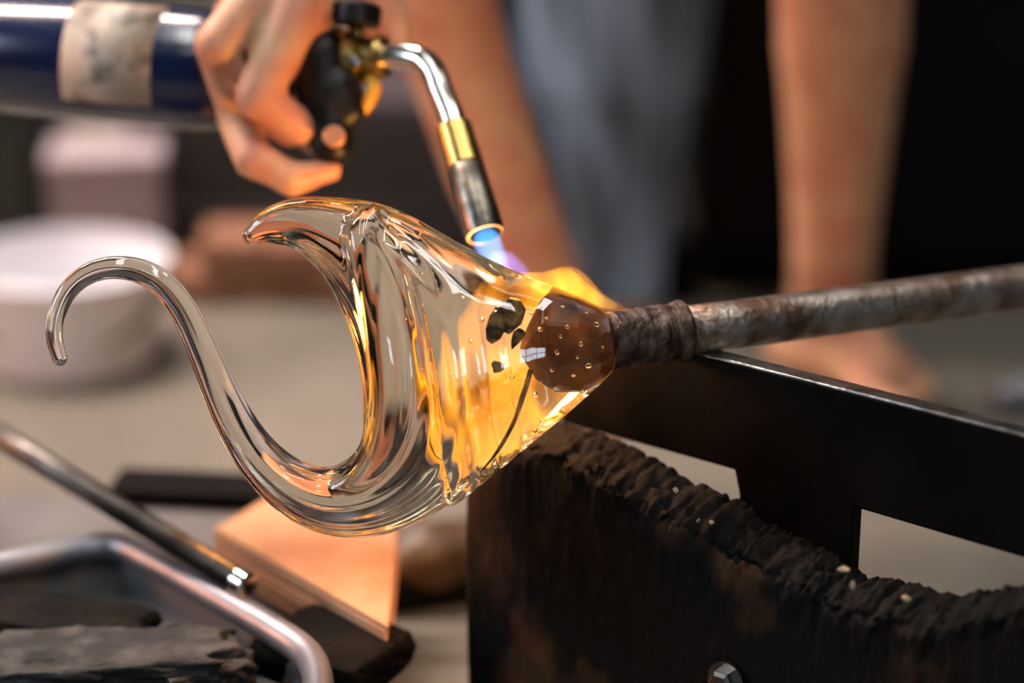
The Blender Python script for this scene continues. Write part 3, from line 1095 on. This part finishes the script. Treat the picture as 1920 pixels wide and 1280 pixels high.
plo.location = LW(gp(935, 560, -200))

# ------------------------------------------------------------------ the person with the torch
HD = 1.375


def cap(a, b, ra, rb, k=None):
    return (a, b, ra, rb) if k is None else (a, b, ra, rb, k)


def A(*p):
    return np.array(p, float)


HF = 1.338
hand_caps = [
    # back of the hand, knuckles
    cap(K(590, -70, HD + 0.01), K(565, 0, HF + 0.014), 0.026, 0.021), cap(K(530, -60, HD + 0.01), K(490, -10, HF + 0.012), 0.024, 0.017),
    cap(K(660, -60, HD + 0.02), K(690, 10, HD + 0.022), 0.022, 0.018), cap(K(570, 20, HF + 0.016), K(542, 110, HF + 0.016), 0.018, 0.014),
    # index finger over the grip
    cap(K(560, 10, HF + 0.004), K(482, 180, HF - 0.004), 0.0155, 0.0126, 0.003), cap(K(482, 183, HF - 0.004), K(562, 236, HF + 0.006), 0.0122, 0.0098, 0.002), cap(K(562, 236, HF + 0.008), K(584, 262, HF + 0.026), 0.0096, 0.0080, 0.003),
    # middle finger: knuckle at the bottle, tip under the grip
    cap(K(490, -8, HF + 0.008), K(408, 84, HF - 0.004), 0.0150, 0.0130, 0.003), cap(K(408, 86, HF - 0.004), K(446, 214, HF + 0.030), 0.0126, 0.0112, 0.002),
    cap(K(444, 224, HF + 0.028), K(474, 298, HF + 0.004), 0.0112, 0.0110, 0.002), cap(K(478, 298, HF + 0.004), K(548, 336, HF + 0.004), 0.0108, 0.0094, 0.003), cap(K(548, 336, HF + 0.004), K(622, 318, HF + 0.010), 0.0094, 0.0066, 0.003),
    # ring and little finger round the far side of the bottle neck
    cap(K(480, -20, HD + 0.02), K(420, 60, HD + 0.035), 0.014, 0.012, 0.003), cap(K(420, 60, HD + 0.035), K(470, 200, HD + 0.030), 0.0115, 0.010, 0.003), cap(K(470, 200, HD + 0.030), K(545, 250, HD + 0.03), 0.010, 0.008, 0.003),
    cap(K(520, -30, HD + 0.045), K(470, 60, HD + 0.055), 0.013, 0.011, 0.003), cap(K(470, 60, HD + 0.055), K(520, 170, HD + 0.050), 0.0105, 0.009, 0.003), cap(K(520, 170, HD + 0.05), K(580, 210, HD + 0.045), 0.009, 0.0075, 0.003),
    # thumb behind the knob
    cap(K(680, -20, HD + 0.018), K(728, 40, HD + 0.016), 0.0165, 0.0135, 0.006), cap(K(728, 40, HD + 0.016), K(742, 84, HD + 0.010), 0.0125, 0.0095, 0.004)]
wrist, elbow, shoul = K(610, -210, 1.40), A(-0.20, 1.46, 0.72), A(-0.14, 1.42, 1.02)
kneeL, hipL = VY(752, -290, 1.60), A(0.02, 1.66, 0.86)
ankL = VY(1046, 625, 1.62)
kneeR, hipR = VY(1588, -330, 1.72), A(0.20, 1.68, 0.86)
gR = G(1560, 690)


def foot(ank, heel, toe, sr=1.0):
    """bare foot: ankle point, heel and toe points on the ground"""
    d = toe - heel
    L = np.linalg.norm(d)
    d = d / L
    n = np.cross([0, 0, 1.0], d)
    up = A(0, 0, 1)
    ball = heel + d * L * 0.68
    cs = [cap(ank, heel + up * 0.030 + d * 0.015, 0.030 * sr, 0.028), cap(heel + up * 0.027, ball + up * 0.022, 0.026, 0.021),
          cap(ank - up * 0.012 + d * 0.02, ball + up * 0.030, 0.026 * sr, 0.017), cap(ball + up * 0.019 - n * 0.022, ball + up * 0.019 + n * 0.022, 0.017, 0.017)]
    for k in range(5):
        o = (k - 2) * 0.0145
        ln = L * (0.32 - 0.035 * k) * (1 if k else 0.98)
        r = 0.0115 if k == 0 else 0.0082
        cs.append(cap(ball + n * o * 1.0 + up * 0.016, ball + n * o * 1.15 + d * ln + up * r, r * 1.15, r, 0.003))
    return cs


heelR, toeR = G(1490, 700), G(1725, 775)
ankR = VY(1560, 590, heelR[1] - 0.01)
heelL = A(ankL[0] + 0.005, ankL[1] + 0.02, 0)
toeL = heelL + A(0.03, -0.17, 0)
ankL2 = A(ankL[0] + 0.015, ankL[1], 0.085)
body1 = hand_caps + [
    cap(wrist, K(590, -60, HD + 0.02), 0.026, 0.029), cap(elbow, wrist, 0.041, 0.027), cap(shoul, elbow, 0.052, 0.040),
    # torso and head, leaning forward
    cap(A(0.05, 1.70, 0.88), A(0.17, 1.70, 0.88), 0.115, 0.115), cap(A(0.11, 1.68, 0.90), A(0.05, 1.48, 1.04), 0.125, 0.135), cap(A(-0.06, 1.46, 1.04), A(0.17, 1.48, 1.04), 0.10, 0.10),
    cap(A(0.04, 1.42, 1.08), A(0.02, 1.30, 1.17), 0.060, 0.055), cap(A(0.01, 1.26, 1.22), A(0.0, 1.20, 1.16), 0.088, 0.066), cap(A(0.0, 1.135, 1.185), A(0.0, 1.120, 1.165), 0.012, 0.015, 0.008),
    cap(A(0.095, 1.25, 1.19), A(0.097, 1.255, 1.215), 0.012, 0.016, 0.006), cap(A(-0.08, 1.25, 1.19), A(-0.082, 1.255, 1.215), 0.012, 0.016, 0.006),
    # the other arm, hand on the knee
    cap(A(0.22, 1.48, 1.03), A(0.33, 1.58, 0.80), 0.050, 0.039), cap(A(0.33, 1.58, 0.80), kneeR + A(0.02, -0.03, 0.10), 0.039, 0.026), cap(kneeR + A(0.02, -0.03, 0.10), kneeR + A(0.0, -0.065, 0.045), 0.028, 0.026)]
for k in range(4):
    q = kneeR + A(-0.028 + 0.018 * k, -0.072, 0.035)
    body1.append(cap(q, q + A(-0.004, -0.006, -0.045), 0.0092, 0.0085, 0.003))
    body1.append(cap(q + A(-0.004, -0.006, -0.045), q + A(-0.006, 0.004, -0.078 + 0.006 * k), 0.0085, 0.0072, 0.003))
body1.append(cap(kneeR + A(0.028, -0.05, 0.05), kneeR + A(0.058, -0.04, 0.0), 0.011, 0.009, 0.003))
body1 += [cap(hipL, kneeL, 0.082, 0.055), cap(hipR, kneeR, 0.082, 0.056),
          # left shin, calf and ankle
          cap(kneeL, VY(790, -140, 1.61), 0.050, 0.040, 0.002), cap(VY(790, -140, 1.61), VY(852, 90, 1.62), 0.040, 0.036, 0.002), cap(VY(852, 90, 1.62), VY(932, 320, 1.62), 0.036, 0.034, 0.002),
          cap(VY(932, 320, 1.62), ankL, 0.034, 0.027, 0.002), cap(ankL, ankL2, 0.027, 0.028),
          # right shin, calf and ankle
          cap(kneeR, VY(1582, -120, 1.74), 0.050, 0.050, 0.002), cap(VY(1582, -120, 1.74), VY(1578, 80, 1.76), 0.050, 0.047, 0.002), cap(VY(1578, 80, 1.76), VY(1570, 300, 1.78), 0.047, 0.038, 0.002),
          cap(VY(1570, 300, 1.78), VY(1562, 470, 1.79), 0.038, 0.0325, 0.002), cap(VY(1562, 470, 1.79), ankR, 0.0325, 0.033, 0.002),
          cap(VY(1610, 150, 1.735), VY(1590, 480, 1.765), 0.012, 0.010, 0.002), cap(ankR + A(-0.028, -0.012, 0.004), ankR + A(-0.028, -0.006, -0.01), 0.012, 0.01, 0.012)]
body1 += foot(ankR, heelR, toeR) + foot(ankL2, heelL, toeL)
p1 = thing('person', 'barefoot person in shorts leaning over to hold the gas torch', 'person', (0.12, 1.7, 0))
capsule_mesh('body', body1, 0.0042, M['skin'], p1, 0.010)
shorts = capsule_mesh('shorts', [cap(A(0.05, 1.70, 0.88), A(0.17, 1.70, 0.88), 0.122, 0.122), cap(hipL, hipL * 0.3 + kneeL * 0.7, 0.096, 0.080), cap(hipR, hipR * 0.3 + kneeR * 0.7, 0.096, 0.080)], 0.008, M['dark_cloth'], p1, 0.03)
capsule_mesh('shirt', [cap(A(0.11, 1.68, 0.90), A(0.05, 1.48, 1.04), 0.134, 0.143), cap(A(-0.06, 1.46, 1.04), A(0.17, 1.48, 1.04), 0.108, 0.108),
                       cap(shoul, shoul * 0.45 + elbow * 0.55, 0.062, 0.056), cap(A(0.22, 1.48, 1.03), A(0.28, 1.535, 0.905), 0.060, 0.056)], 0.008, M['grey_cloth'], p1, 0.03)
capsule_mesh('hair', [cap(A(0.01, 1.275, 1.245), A(0.008, 1.235, 1.25), 0.088, 0.080), cap(A(0.015, 1.31, 1.20), A(0.012, 1.30, 1.23), 0.06, 0.07)], 0.006, M['hair'], p1, 0.02)

# ------------------------------------------------------------------ the person in jeans further back
YJ = 1.98
j0, j1, j2 = VY(1130, -420, YJ), VY(1160, -60, YJ), VY(1170, 560, YJ)
anJ = A(j2[0] + 0.004, YJ, 0.075)
rA = [cap(anJ + A(0, 0, 0.04), anJ, 0.030, 0.029)]
far_ = A(-0.075, 0.13, 0)
heelJ = A(anJ[0], YJ - 0.005, 0)
toeJ = heelJ + A(-0.01, 0.16, 0)
pj = thing('person', 'person in blue jeans with painted highlights standing behind the bare legs', 'person', (0.09, YJ, 0))
hipJ = A(0.075, YJ + 0.02, 0.86)
bodyJ = [cap(hipJ, j1, 0.08, 0.058), cap(j1, anJ, 0.050, 0.025), cap(hipJ + far_, j1 + far_, 0.08, 0.058), cap(j1 + far_, anJ + far_, 0.055, 0.029),
         cap(A(0.075, 2.02, 0.92), A(0.075, 2.11, 0.92), 0.11, 0.11), cap(A(0.08, 2.07, 0.95), A(0.08, 2.07, 1.25), 0.12, 0.13), cap(A(0.08, 1.96, 1.30), A(0.08, 2.18, 1.30), 0.09, 0.09),
         cap(A(0.08, 2.07, 1.35), A(0.085, 2.07, 1.46), 0.055, 0.052), cap(A(0.08, 2.07, 1.58), A(0.11, 2.07, 1.52), 0.090, 0.066), cap(A(0.185, 2.07, 1.55), A(0.20, 2.07, 1.53), 0.012, 0.014, 0.008),
         cap(A(0.06, 1.90, 1.28), A(0.03, 1.90, 1.02), 0.048, 0.038), cap(A(0.03, 1.90, 1.02), A(0.12, 1.88, 0.80), 0.037, 0.026), cap(A(0.06, 2.24, 1.28), A(0.04, 2.26, 1.02), 0.048, 0.038), cap(A(0.04, 2.26, 1.02), A(0.10, 2.24, 0.80), 0.037, 0.026)]
for s in (1.88, 2.24):
    bodyJ.append(cap(A(0.12, s, 0.80), A(0.135, s, 0.74), 0.024, 0.028))
    for k in range(4):
        q = A(0.115 + 0.015 * k, s, 0.72)
        bodyJ.append(cap(q, q + A(0.004, 0, -0.065 + 0.006 * abs(k - 1.5)), 0.0095, 0.0075, 0.003))
    bodyJ.append(cap(A(0.155, s - 0.01, 0.75), A(0.175, s - 0.015, 0.69), 0.011, 0.009, 0.003))
bodyJ += foot(anJ, heelJ, toeJ) + foot(anJ + far_, heelJ + far_, toeJ + far_)
capsule_mesh('body', bodyJ, 0.006, M['skin'], pj, 0.012)
hem = j2.copy()
capsule_mesh('jeans', [cap(hipJ, j1, 0.098, 0.082), cap(j1, VY(1160, 120, YJ), 0.082, 0.070, 0.002), cap(VY(1160, 120, YJ), VY(1162, 350, YJ), 0.070, 0.047, 0.002), cap(VY(1162, 350, YJ), hem, 0.047, 0.034, 0.002),
                       cap(hipJ + far_, j1 + far_, 0.098, 0.080), cap(j1 + far_, hem + far_, 0.078, 0.038, 0.02), cap(A(0.075, 2.02, 0.92), A(0.075, 2.11, 0.92), 0.118, 0.118)], 0.007, M['denim'], pj, 0.02,
             cut=(hem, (0, 0, -1)))
capsule_mesh('shirt', [cap(A(0.08, 2.07, 0.98), A(0.08, 2.07, 1.25), 0.13, 0.139), cap(A(0.08, 1.96, 1.30), A(0.08, 2.18, 1.30), 0.098, 0.098), cap(A(0.06, 1.90, 1.28), A(0.04, 1.90, 1.12), 0.058, 0.052), cap(A(0.06, 2.24, 1.28), A(0.05, 2.25, 1.12), 0.058, 0.052)], 0.009, M['dark_cloth'], pj, 0.03)
capsule_mesh('hair', [cap(A(0.07, 2.07, 1.61), A(0.06, 2.07, 1.58), 0.092, 0.085)], 0.008, M['hair'], pj)

# ------------------------------------------------------------------ background on the right
cab = thing('cabinet', 'low black steel cabinet standing behind the bare legs', 'cabinet', (0.80, 2.35, 0))
cx0, cx1, cyf = 0.172, 1.45, 2.01
box('body', ((cx0 + cx1) / 2, cyf + 0.22, 0.29), (cx1 - cx0, 0.42, 0.50), M['black_steel'], cab)
box('plinth', ((cx0 + cx1) / 2, cyf + 0.23, 0.02), (cx1 - cx0, 0.38, 0.04), M['rubber'], cab)
for k in range(3):
    w_ = (cx1 - cx0) / 3
    dr = box('door', (cx0 + (k + 0.5) * w_, cyf, 0.29), (w_ - 0.008, 0.02, 0.48), M['black_steel'], cab)
    hx_ = cx0 + (k + 0.9) * w_
    tube('handle', spline([A(hx_, cyf - 0.01, 0.30), A(hx_, cyf - 0.03, 0.31), A(hx_, cyf - 0.03, 0.39), A(hx_, cyf - 0.01, 0.40)], 14), 0.005, M['rubber'], dr, 10)
mt = box('dark_gap_mat', (0.05, 2.56, 0.002), (0.24, 1.1, 0.004), M['rubber'], None, 0, 0.001)  # dark sheet added to blacken the floor gap beside the cabinet
tag(mt, 'black floor sheet added to darken the gap beside the cabinet behind the jeans', 'mat')
cp = G(1862, 742, 0.014)
cpl = thing('pipe_coupling', 'small grey pipe coupling lying on the floor beside the foot', 'coupling', tuple(cp))
lathe('sleeve', cp, (1, 0.25, 0), [(0, 0.010), (0.002, 0.0125), (0.03, 0.0125), (0.032, 0.016), (0.05, 0.016), (0.052, 0.011)], M['tray'], cpl, 24)
lathe('nut', cp + A(0.058, 0.0145, 0), (1, 0.25, 0), [(0, 0.014), (0.012, 0.014)], M['tray'], cpl, 6)

# ------------------------------------------------------------------ background on the left
bk = G(130, 668)  # white pail added in place of a bright glare on the floor
glare_bucket = thing('glare_bucket', 'white pail added for the bright glare on the concrete floor', 'glare_bucket', tuple(bk))
lathe('pail', bk, (0, 0, 1), [(0.0, 0.068), (0.002, 0.072), (0.083, 0.083), (0.085, 0.080), (0.01, 0.068), (0.008, 0.0)], M['glare_white'], glare_bucket, 40, False)
lathe('rim', bk + A(0, 0, 0.078), (0, 0, 1), [(0, 0.0835), (0.001, 0.0875), (0.008, 0.0875), (0.009, 0.081)], M['glare_white'], glare_bucket, 40, False)
tube('handle', [bk + A(0.089 * math.cos(t), -0.07 * math.sin(t), 0.078 - 0.05 * math.sin(t)) for t in np.linspace(0, math.pi, 20)], 0.0025, M['rod'], glare_bucket, 8)


def carton(name, label, cat, c, s, m, rz, lidm=None, group=None):
    t = thing(name, label, cat, (c[0], c[1], c[2]), group)
    box('shell', (c[0], c[1], c[2] + s[2] * 0.44), (s[0], s[1], s[2] * 0.88), m, t, rz)
    box('lid', (c[0], c[1], c[2] + s[2] * 0.93), (s[0] + 0.006, s[1] + 0.006, s[2] * 0.14), lidm or m, t, rz)
    return t


bx = VY(235, 300, 2.16)
carton('storage_box', 'mauve lidded box on the floor behind the white pail', 'box', (bx[0] - 0.012, 2.13, 0), (0.10, 0.085, 0.115), M['mauve'], 0.1)
gx = VY(40, 300, 2.2)
carton('storage_bin', 'dark green bin at the left edge behind the white pail', 'bin', (gx[0] - 0.05, 2.2, 0), (0.16, 0.14, 0.17), M['green_bin'], -0.1)
crx = VY(520, 300, 2.22)


def crate(label, c, s, rz=0.0):
    t = thing('crate', label, 'crate', c)
    cx, cy_, z0 = c
    w_, d_, h_ = s
    box('base', (cx, cy_, z0 + 0.006), (w_, d_, 0.012), M['crate'], t, rz, 0.001)
    for k in range(4):
        zz = z0 + 0.012 + (k + 0.5) * (h_ - 0.012) / 4
        hh = (h_ - 0.012) / 4 - 0.006
        box('front_slat', (cx, cy_ - d_ / 2 + 0.005, zz), (w_, 0.009, hh), M['crate'], t, rz, 0.001)
        box('rear_slat', (cx, cy_ + d_ / 2 - 0.005, zz), (w_, 0.009, hh), M['crate'], t, rz, 0.001)
        box('side_slat', (cx - w_ / 2 + 0.005, cy_, zz), (0.009, d_ - 0.022, hh), M['crate'], t, rz, 0.001)
        box('side_slat', (cx + w_ / 2 - 0.005, cy_, zz), (0.009, d_ - 0.022, hh), M['crate'], t, rz, 0.001)
    for sx in (-1, 1):
        for sy in (-1, 1):
            box('corner_post', (cx + sx * (w_ / 2 - 0.012), cy_ + sy * (d_ / 2 - 0.018), z0 + h_ / 2 + 0.004), (0.014, 0.012, h_ - 0.012), M['crate'], t, rz, 0.001)
    return t


crate('black slatted crate on the floor behind the fire bricks', (crx[0] + 0.035, 2.26, 0), (0.33, 0.2, 0.14))
# folded towel, three folds
tw = VY(775, 250, 2.18)
tws = thing('folded_towel', 'mauve folded towel lying on the black crate', 'towel', (tw[0] - 0.02, 2.22, 0.14))
for k in range(3):
    box('fold', (tw[0] - 0.02, 2.22, 0.149 + 0.018 * k), (0.085 - 0.003 * k, 0.10, 0.0175), M['mauve'], tws, 0.05, 0.007)
brx = VY(380, 560, 2.04)
bi = 0
names = ['leftmost', 'middle', 'rightmost']
for lay in range(2):
    for k in range(3 - lay):
        x = brx[0] + k * 0.058 + lay * 0.029
        t = box('fire_brick', (x, 2.045 + 0.004 * ((k + lay) % 2), 0.0145 + lay * 0.029), (0.055, 0.07, 0.0285), M['brick'], None, 0.03 * (k - 1), 0.002)
        lab = ('%s red-brown fire brick in the bottom row of the pile' % names[k]) if lay == 0 else ('%s red-brown fire brick in the upper row of the pile' % ['left', 'right'][k])
        tag(t, lab, 'brick', 'fire bricks on the floor')

# ------------------------------------------------------------------ low steel bench with tools at the lower left
ZB = 0.085
tl_, tr_ = G(-60, 925, ZB), G(700, 955, ZB)
bench = thing('low_bench', 'low steel bench top carrying the tools at the lower left', 'bench', (-0.2, 1.25, 0))
bxa, bxb, bya, byb = -0.62, -0.075, 0.98, tl_[1]
box('bench_top', ((bxa + bxb) / 2, (bya + byb) / 2, ZB - 0.008), (bxb - bxa, byb - bya, 0.016), M['table'], bench)
for x in (bxa + 0.03, bxb - 0.03):
    for y in (bya + 0.03, byb - 0.03):
        box('leg', (x, y, (ZB - 0.016) / 2), (0.03, 0.03, ZB - 0.016), M['black_steel'], bench)
box('rear_apron', ((bxa + bxb) / 2, byb - 0.012, ZB - 0.034), (bxb - bxa - 0.09, 0.012, 0.036), M['black_steel'], bench)

# tray: rolled grey rim, dark inside
z1 = ZB + 0.028
rim_px = [(-140, 1085), (0, 1062), (120, 1035), (215, 1024), (300, 1060), (420, 1128), (520, 1186), (575, 1226), (596, 1275), (590, 1340), (540, 1420), (300, 1500), (-60, 1480), (-200, 1250)]
rim = [G(x, y, z1) for x, y in rim_px]
tray = thing('steel_tray', 'grey steel tool tray with a rolled rim, holding charred blocks', 'tray', tuple(np.mean(rim, 0) * [1, 1, 0] + [0, 0, ZB]))
cen = np.mean(rim, 0)
loop = spline(rim + [rim[0]], 90)
vv, ff = [], []
n = len(loop)
for (sc_, z) in ((1.0, z1), (1.035, z1 + 0.001), (1.035, z1 - 0.003), (0.995, z1 - 0.004), (0.95, ZB + 0.002), (0.0, ZB + 0.002)):
    for p in loop:
        q = cen + (p - cen) * sc_
        vv.append((q[0], q[1], z))
for r in range(5):
    for k in range(n - 1):
        ff.append((r * n + k, r * n + k + 1, (r + 1) * n + k + 1, (r + 1) * n + k))
to = link('pan', mesh_from(vv, ff, 'pan'), M['sooty'], tray)
sm = to.modifiers.new('solid', 'SOLIDIFY')
sm.thickness = 0.0012
wide = tube('rolled_rim', [cen + (p - cen) * 1.0 for p in loop], 0.0082, M['tray'], tray, 14)


def rough_block(name, label, c, s, rz, m, seed, cat='wood block', amp=0.06, rx=0.0):
    r = np.random.RandomState(seed)
    bm = bmesh.new()
    bmesh.ops.create_cube(bm, size=1.0)
    bmesh.ops.subdivide_edges(bm, edges=bm.edges[:], cuts=15, use_grid_fill=True)
    Mx = Matrix.Translation(c) @ Matrix.Rotation(rz, 4, 'Z') @ Matrix.Rotation(rx, 4, 'X')
    for v in bm.verts:
        q = v.co.copy()
        ln = q.length
        q = q * (1 - 0.10 * max(0, ln - 0.62) / 0.25)
        if q.z > -0.45:
            w_ = math.sin(9 * q.x + seed) * math.sin(11 * q.y + 2 * seed) + 0.6 * math.sin(23 * q.x + 17 * q.y + 13 * q.z + seed)
            q = q + Vector(r.uniform(-1, 1, 3)) * amp * 0.35 + q.normalized() * w_ * amp * 0.6
        v.co = Mx @ Vector((q.x * s[0], q.y * s[1], q.z * s[2]))
    me = bpy.data.meshes.new(name)
    bm.to_mesh(me)
    bm.free()
    o = link(name, me, m, None, smooth=True)
    return tag(o, label, cat)


M['ash'] = mat('ashy_charcoal', (0.004, 0.004, 0.004), (0.055, 0.056, 0.053), 0.85, scale=50, detail=8, bump=1.0, bump_scale=120, lo=0.50, hi=0.74)


def at_z(px, py, z):
    return G(px, py, z)


q = at_z(130, 1120, ZB + 0.03)
rough_block('charred_block', 'black charred wood block at the back of the steel tray', (q[0] - 0.01, q[1] - 0.01, ZB + 0.016), (0.115, 0.045, 0.024), -0.35, M['char'], 11)
q = at_z(150, 1215, ZB + 0.03)
rough_block('charred_block', 'ash-grey cracked charcoal block at the front of the steel tray', (q[0], q[1], ZB + 0.017), (0.155, 0.050, 0.026), 0.12, M['ash'], 12, amp=0.09)
q = at_z(390, 1240, ZB + 0.02)
rough_block('charred_block', 'small dark charred block beside the tray curve', (q[0] - 0.005, q[1], ZB + 0.014), (0.05, 0.045, 0.02), 0.5, M['ash'], 13, amp=0.08)
q = at_z(640, 1190, ZB + 0.02)
o = rough_block('wood_block', 'black wooden block between the tray and the paper pad', (q[0] - 0.005, q[1] - 0.002, ZB + 0.0105), (0.072, 0.062, 0.021), -0.55, M['char'], 14, amp=0.012)

# rod lying across the tray
ra_, rb_ = G(-60, 782, ZB + 0.075), G(462, 1098, z1 + 0.012)
rdv = (rb_ - ra_) / np.linalg.norm(rb_ - ra_)
rod = thing('punty_rod', 'dark steel rod with a bright tip lying across the tray rim', 'rod', tuple(rb_))
ra2 = rb_ + (ra_ - rb_) * 1.5
tube('shaft', [ra2, rb_ - rdv * 0.007], 0.0072, M['rod'], rod, 20)
lathe('bright_tip', rb_ - rdv * 0.008, tuple(rdv), [(0, 0.0074), (0.001, 0.0082), (0.009, 0.0082), (0.0105, 0.0060)], M['chrome'], rod, 24)

# dark bar added for the shade along the back of the bench
i0, i1 = G(215, 905, ZB + 0.008), G(640, 925, ZB + 0.008)
ib = thing('shade_bar', 'black flat bar added for the shade along the back edge of the low bench', 'bar', tuple((i0 + i1) / 2 * [1, 1, 0] + [0, 0, ZB]))
idr = (i1 - i0) / np.linalg.norm(i1 - i0)
ina = A(-idr[1], idr[0], 0)
slab('bar', [i0 - ina * 0.018 - [0, 0, 0.007], i1 - ina * 0.018 - [0, 0, 0.007], i1 + ina * 0.018 - [0, 0, 0.007], i0 + ina * 0.018 - [0, 0, 0.007]], A(0, 0, 0.011), M['black_steel'], ib, 0.002)
tube('handle', [i1 - idr * 0.004 - [0, 0, 0.001], i1 + idr * 0.05 - [0, 0, 0.001]], 0.005, M['rubber'], ib, 14)

# pad of paper, orange flame light put into its colour
pc = [(478, 1000), (560, 945), (742, 960), (735, 1165), (700, 1162)]
pad = thing('paper_pad', 'thick folded pad of paper with orange flame light in its colour', 'paper pad', tuple(G(640, 1050, ZB)))
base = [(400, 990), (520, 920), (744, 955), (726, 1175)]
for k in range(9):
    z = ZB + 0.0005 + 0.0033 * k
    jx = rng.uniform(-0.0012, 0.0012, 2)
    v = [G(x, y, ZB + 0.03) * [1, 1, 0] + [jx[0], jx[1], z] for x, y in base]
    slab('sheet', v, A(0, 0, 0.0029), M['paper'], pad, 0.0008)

# worn boot on the floor behind the board
bt = G(800, 1118)
boot = thing('work_boot', 'worn brown leather boot on the floor left of the charred board', 'boot', tuple(bt))
bd = A(-0.93, -0.36, 0)
bn = A(0.36, -0.93, 0)
b_h = bt + A(0.075, 0.03, 0)
capsule_mesh('upper', [cap(b_h + A(0, 0, 0.028), bt + bd * 0.0 + A(0, 0, 0.026), 0.026, 0.022), cap(bt + A(0, 0, 0.024), bt + bd * 0.02 + A(0, 0, 0.021), 0.0225, 0.019)], 0.004, M['leather'], boot, 0.015, cut=(b_h + A(0, 0, 0.008), (0, 0, -1)))
capsule_mesh('sole', [cap(b_h + A(0, 0, 0.012), bt + bd * 0.022 + A(0, 0, 0.012), 0.027, 0.024)], 0.003, M['rubber'], boot, cut=(A(0, 0, 0.0005), (0, 0, -1)))
capsule_mesh('sock', [cap(b_h + A(0, 0, 0.04), b_h + A(0.01, 0.02, 0.12), 0.024, 0.026)], 0.004, M['grey_cloth'], boot)
